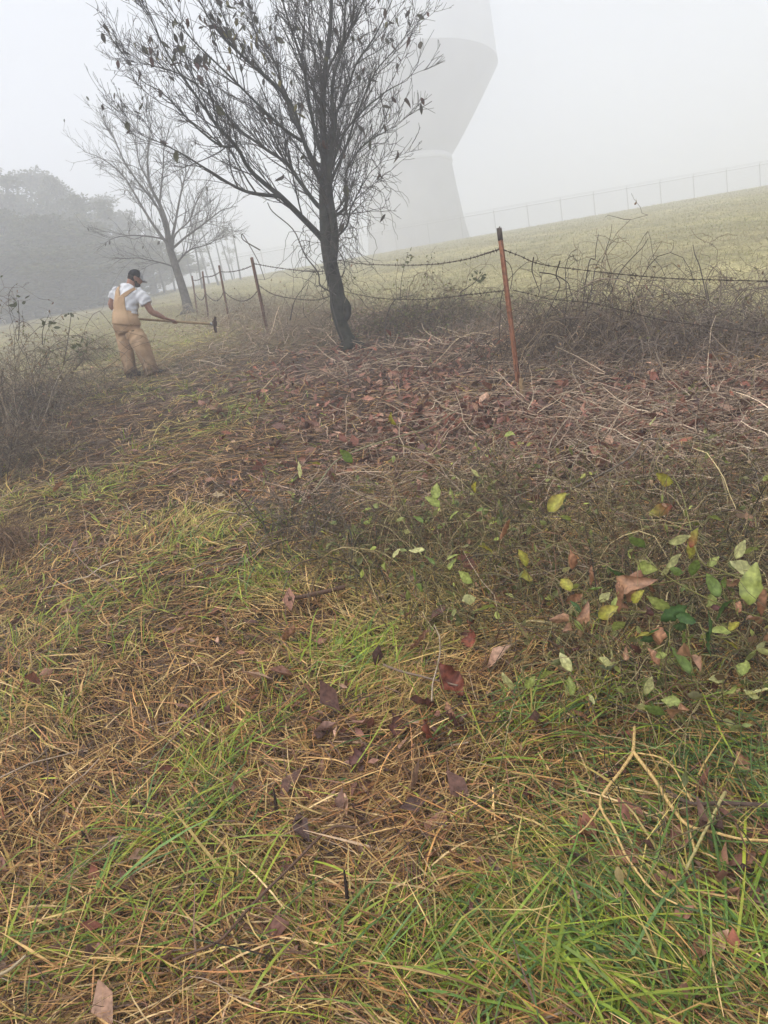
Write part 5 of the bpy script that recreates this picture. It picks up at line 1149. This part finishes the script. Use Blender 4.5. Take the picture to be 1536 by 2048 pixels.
    loft([q(252, 650, .0), q(250, 632, .0), q(252, 608, .0), q(255, 590, .0), q(257, 578, .0), q(260, 570, .0)], [.19, .195, .215, .215, .17, .085], [.15, .15, .15, .135, .11, .08], side, 20, g, 22)
    loft([Lsh + (Rsh - Lsh) * .12, Lsh * .75 + Lel * .25 , Lsh * .42 + Lel * .58], [.085, .088, .088], [.08, .085, .085], up, 14, g, 8)
    loft([Rsh - (Rsh - Lsh) * .12, Rsh * .72 + Rel * .28, Rsh * .38 + Rel * .62], [.09, .098, .102], [.085, .09, .095], up, 14, g, 8)
    shirt = remesh(g, 'tshirt', .011, 3)
    folds(shirt, lambda V: .006 * np.sin((V @ side) * 26 + (V @ up) * 55 + 3 * np.sin((V @ up) * 14)) + .005 * np.sin((V @ up) * 38 - (V @ side) * 47))
    mshirt = mat_noise('white_cotton', (0.66, 0.67, 0.70), (0.74, 0.75, 0.78), 20, 0.9, 0.1, 0.25, 4)
    link('tshirt', shirt, mshirt, man)
    # ---- overalls: seat and legs
    g = Geo()
    loft([q(252, 626, .02), q(251, 638, .0), q(254, 652, .0), q(258, 668, 0)], [.195, .215, .228, .17], [.165, .18, .185, .15], side, 20, g, 12)
    loft([Lhip, Lhip * .5 + Lkn * .5, Lkn, Lkn * .5 + Lan * .5, Lan * .85 + Lkn * .15, q(262, 750, .06)], [.125, .125, .108, .102, .10, .092], [.13, .125, .108, .106, .104, .094], side, 16, g, 22)
    loft([Rhip, Rhip * .5 + Rkn * .5, Rkn, Rkn * .5 + Ran * .5, Ran * .85 + Rkn * .15, q(307, 749, .0)], [.14, .145, .125, .11, .112, .11], [.145, .145, .125, .112, .112, .11], side, 16, g, 22)
    ov = remesh(g, 'overalls', .012, 3)
    def fold_leg(V):
        h = V @ up; a = V @ side; z = V[:, 2] - foot[2]
        low = np.exp(-((z - .15) / .13) ** 2); kn = np.exp(-((z - .55) / .12) ** 2)
        n_ = np.sin(a * 23 + 2 * np.sin(h * 9)) + np.sin(h * 17 + a * 31 + 1.7 * np.sin(a * 15))
        return .003 * n_ + .0045 * np.sin(h * 52 + a * 25 + 2 * np.sin(a * 21)) * low + .004 * np.sin(h * 45 - a * 40 + 2 * np.sin(h * 13)) * kn
    folds(ov, fold_leg)
    m, t, b = mat_base('tan_duck_cloth', 0.9, 0.1)
    tc = t.nodes.new('ShaderNodeTexCoord'); n = t.nodes.new('ShaderNodeTexNoise'); n.inputs['Scale'].default_value = 5; n.inputs['Detail'].default_value = 6
    mp = t.nodes.new('ShaderNodeMapping'); t.links.new(tc.outputs['Object'], mp.inputs[0]); t.links.new(mp.outputs[0], n.inputs[0])
    r = t.nodes.new('ShaderNodeValToRGB'); e = r.color_ramp.elements; e[0].position = .36; e[0].color = (.35, .225, .13, 1); e[1].position = .64; e[1].color = (.53, .365, .225, 1)
    t.links.new(n.outputs['Fac'], r.inputs[0])
    a = t.nodes.new('ShaderNodeAttribute'); a.attribute_name = 'Col'                      # mud on the hems
    mx = t.nodes.new('ShaderNodeMix'); mx.data_type = 'RGBA'; t.links.new(r.outputs[0], mx.inputs[6]); mx.inputs[7].default_value = (.075, .05, .035, 1)
    n2 = t.nodes.new('ShaderNodeTexNoise'); n2.inputs['Scale'].default_value = 14; t.links.new(tc.outputs['Object'], n2.inputs[0])
    mu = t.nodes.new('ShaderNodeMath'); mu.operation = 'MULTIPLY'; sp = t.nodes.new('ShaderNodeSeparateColor'); t.links.new(a.outputs['Color'], sp.inputs[0])
    mu2 = t.nodes.new('ShaderNodeMath'); mu2.operation = 'MULTIPLY'; mu2.inputs[1].default_value = 1.7; mu2.use_clamp = True
    t.links.new(sp.outputs[0], mu.inputs[0]); t.links.new(n2.outputs['Fac'], mu.inputs[1]); t.links.new(mu.outputs[0], mu2.inputs[0]); t.links.new(mu2.outputs[0], mx.inputs[0])
    t.links.new(mx.outputs[2], b.inputs['Base Color'])
    V = mesh_arr(ov); z = V[:, 2] - H(V[:, 0], V[:, 1]); mud = np.clip(1.0 - z / .42, 0, 1) ** .7
    col = np.ones((len(V), 4), np.float32); col[:, 0] = mud; at_ = ov.attributes.new('Col', 'FLOAT_COLOR', 'POINT'); at_.data.foreach_set('color', col.ravel())
    link('overalls', ov, m, man)
    mt = mat_noise('tan_panel_cloth', (.39, .255, .15), (.53, .365, .225), 5, 0.9, 0.1, 0.3)
    # back panel and straps: laid on the shirt's surface
    dg_tree = BVHTree.FromPolygons([tuple(v) for v in mesh_arr(shirt)] + [tuple(v) for v in mesh_arr(ov)], [tuple(p.vertices) for p in shirt.polygons] + [tuple(i_ + len(shirt.vertices) for i_ in p.vertices) for p in ov.polygons])
    def drape(rows, name, off=.012, m_=12):
        """rows: (left px, right px, y px) from bottom to top, laid on the cloth below"""
        V = []
        for xl, yl, xr, yr in rows:
            for u in np.linspace(0, 1, m_):
                x = xl + (xr - xl) * u; y = yl + (yr - yl) * u; d = nrm(ray(x, y)); hit, nn, _, dist = dg_tree.ray_cast(Vector(cam_pos), Vector(d))
                if hit is None: hit, nn, _, dist = dg_tree.find_nearest(Vector(q(x, y, 0)))
                nn = np.array(nn); nn = nn if nn @ d < 0 else -nn
                V.append(np.array(hit) + nn * off)
        V = np.array(V).reshape(len(rows), m_, 3)
        for _ in range(2): V[1:-1] = V[1:-1] * .6 + (V[:-2] + V[2:]) * .2
        i = np.arange(len(rows) * m_).reshape(len(rows), m_); Q = np.stack([i[:-1, :-1], i[:-1, 1:], i[1:, 1:], i[1:, :-1]], -1).reshape(-1, 4)
        me = mesh_np(name, V.reshape(-1, 3), Q, None, None, True); o = link(name, me, mt, man)
        md = o.modifiers.new('thick', 'SOLIDIFY'); md.thickness = .006; md.offset = -1
        return V
    def rowsof(l, n):
        l = np.array(l, float); return [tuple(r_) for r_ in resample(l, n)]
    drape(rowsof([(226, 648, 262, 652), (226, 634, 258, 634), (227, 618, 252, 618), (229, 604, 250, 602), (231, 594, 250, 592)], 18), 'back_panel', .014)
    drape(rowsof([(230.5, 596, 241.5, 594), (231.5, 586, 240.5, 587), (233, 577, 239.5, 578), (236, 570, 241, 570.5)], 14), 'strap', .013, 5)
    drape(rowsof([(240, 594.5, 251, 594), (246, 588, 254, 593), (255, 582, 261, 586.5), (264, 577, 269, 581.5), (269, 574.5, 274, 578.5)], 16), 'strap', .013, 5)
    # side of the bib wrapping to the front
    drape(rowsof([(262, 652, 284, 650), (259, 640, 277, 640), (258, 633, 273, 634.5)], 10), 'waist_panel', .012)
    # bib at the front with pocket (hidden from behind)
    fr = []
    for h_ in np.linspace(0, 1, 6):
        for w_ in np.linspace(-.14, .14, 7):
            p = waist * (1 - h_) + chest * h_ + side * w_ + fw * .6; hit, nn, _, _ = dg_tree.ray_cast(Vector(p), Vector(-fw)); fr.append(np.array(hit) + fw * .012 if hit else p - fw * .42)
    i = np.arange(42).reshape(6, 7); me = mesh_np('bib', np.array(fr), np.stack([i[:-1, :-1], i[:-1, 1:], i[1:, 1:], i[1:, :-1]], -1).reshape(-1, 4), None, None, True)
    o = link('bib', me, mt, man); md = o.modifiers.new('thick', 'SOLIDIFY'); md.thickness = .005
    # ---- boots
    mbt = mat_noise('muddy_boot', (0.04, 0.028, 0.02), (0.09, 0.06, 0.042), 20, 0.8, 0.2, 0.5)
    for an, dz in ((Lan, .06), (Ran, 0)):
        g = Geo(); z0 = float(H(an[0], an[1])); b0 = np.array([an[0], an[1], z0]); f2 = nrm(np.array([fw[0], fw[1], 0.15 * fw[1]]))
        loft([b0 + up * .20, b0 + up * .11, b0 + up * .05], [.058, .056, .05], [.065, .065, .06], side, 12, g, 8)
        loft([b0 - f2 * .085 + up * .045, b0 + up * .055, b0 + f2 * .10 + up * .045, b0 + f2 * .19 + up * .035], [.042, .048, .052, .035], [.045, .05, .042, .03], side, 12, g, 12)
        me = remesh(g, 'boot', .009, 1); link('boot', me, mbt, man)
build_man()
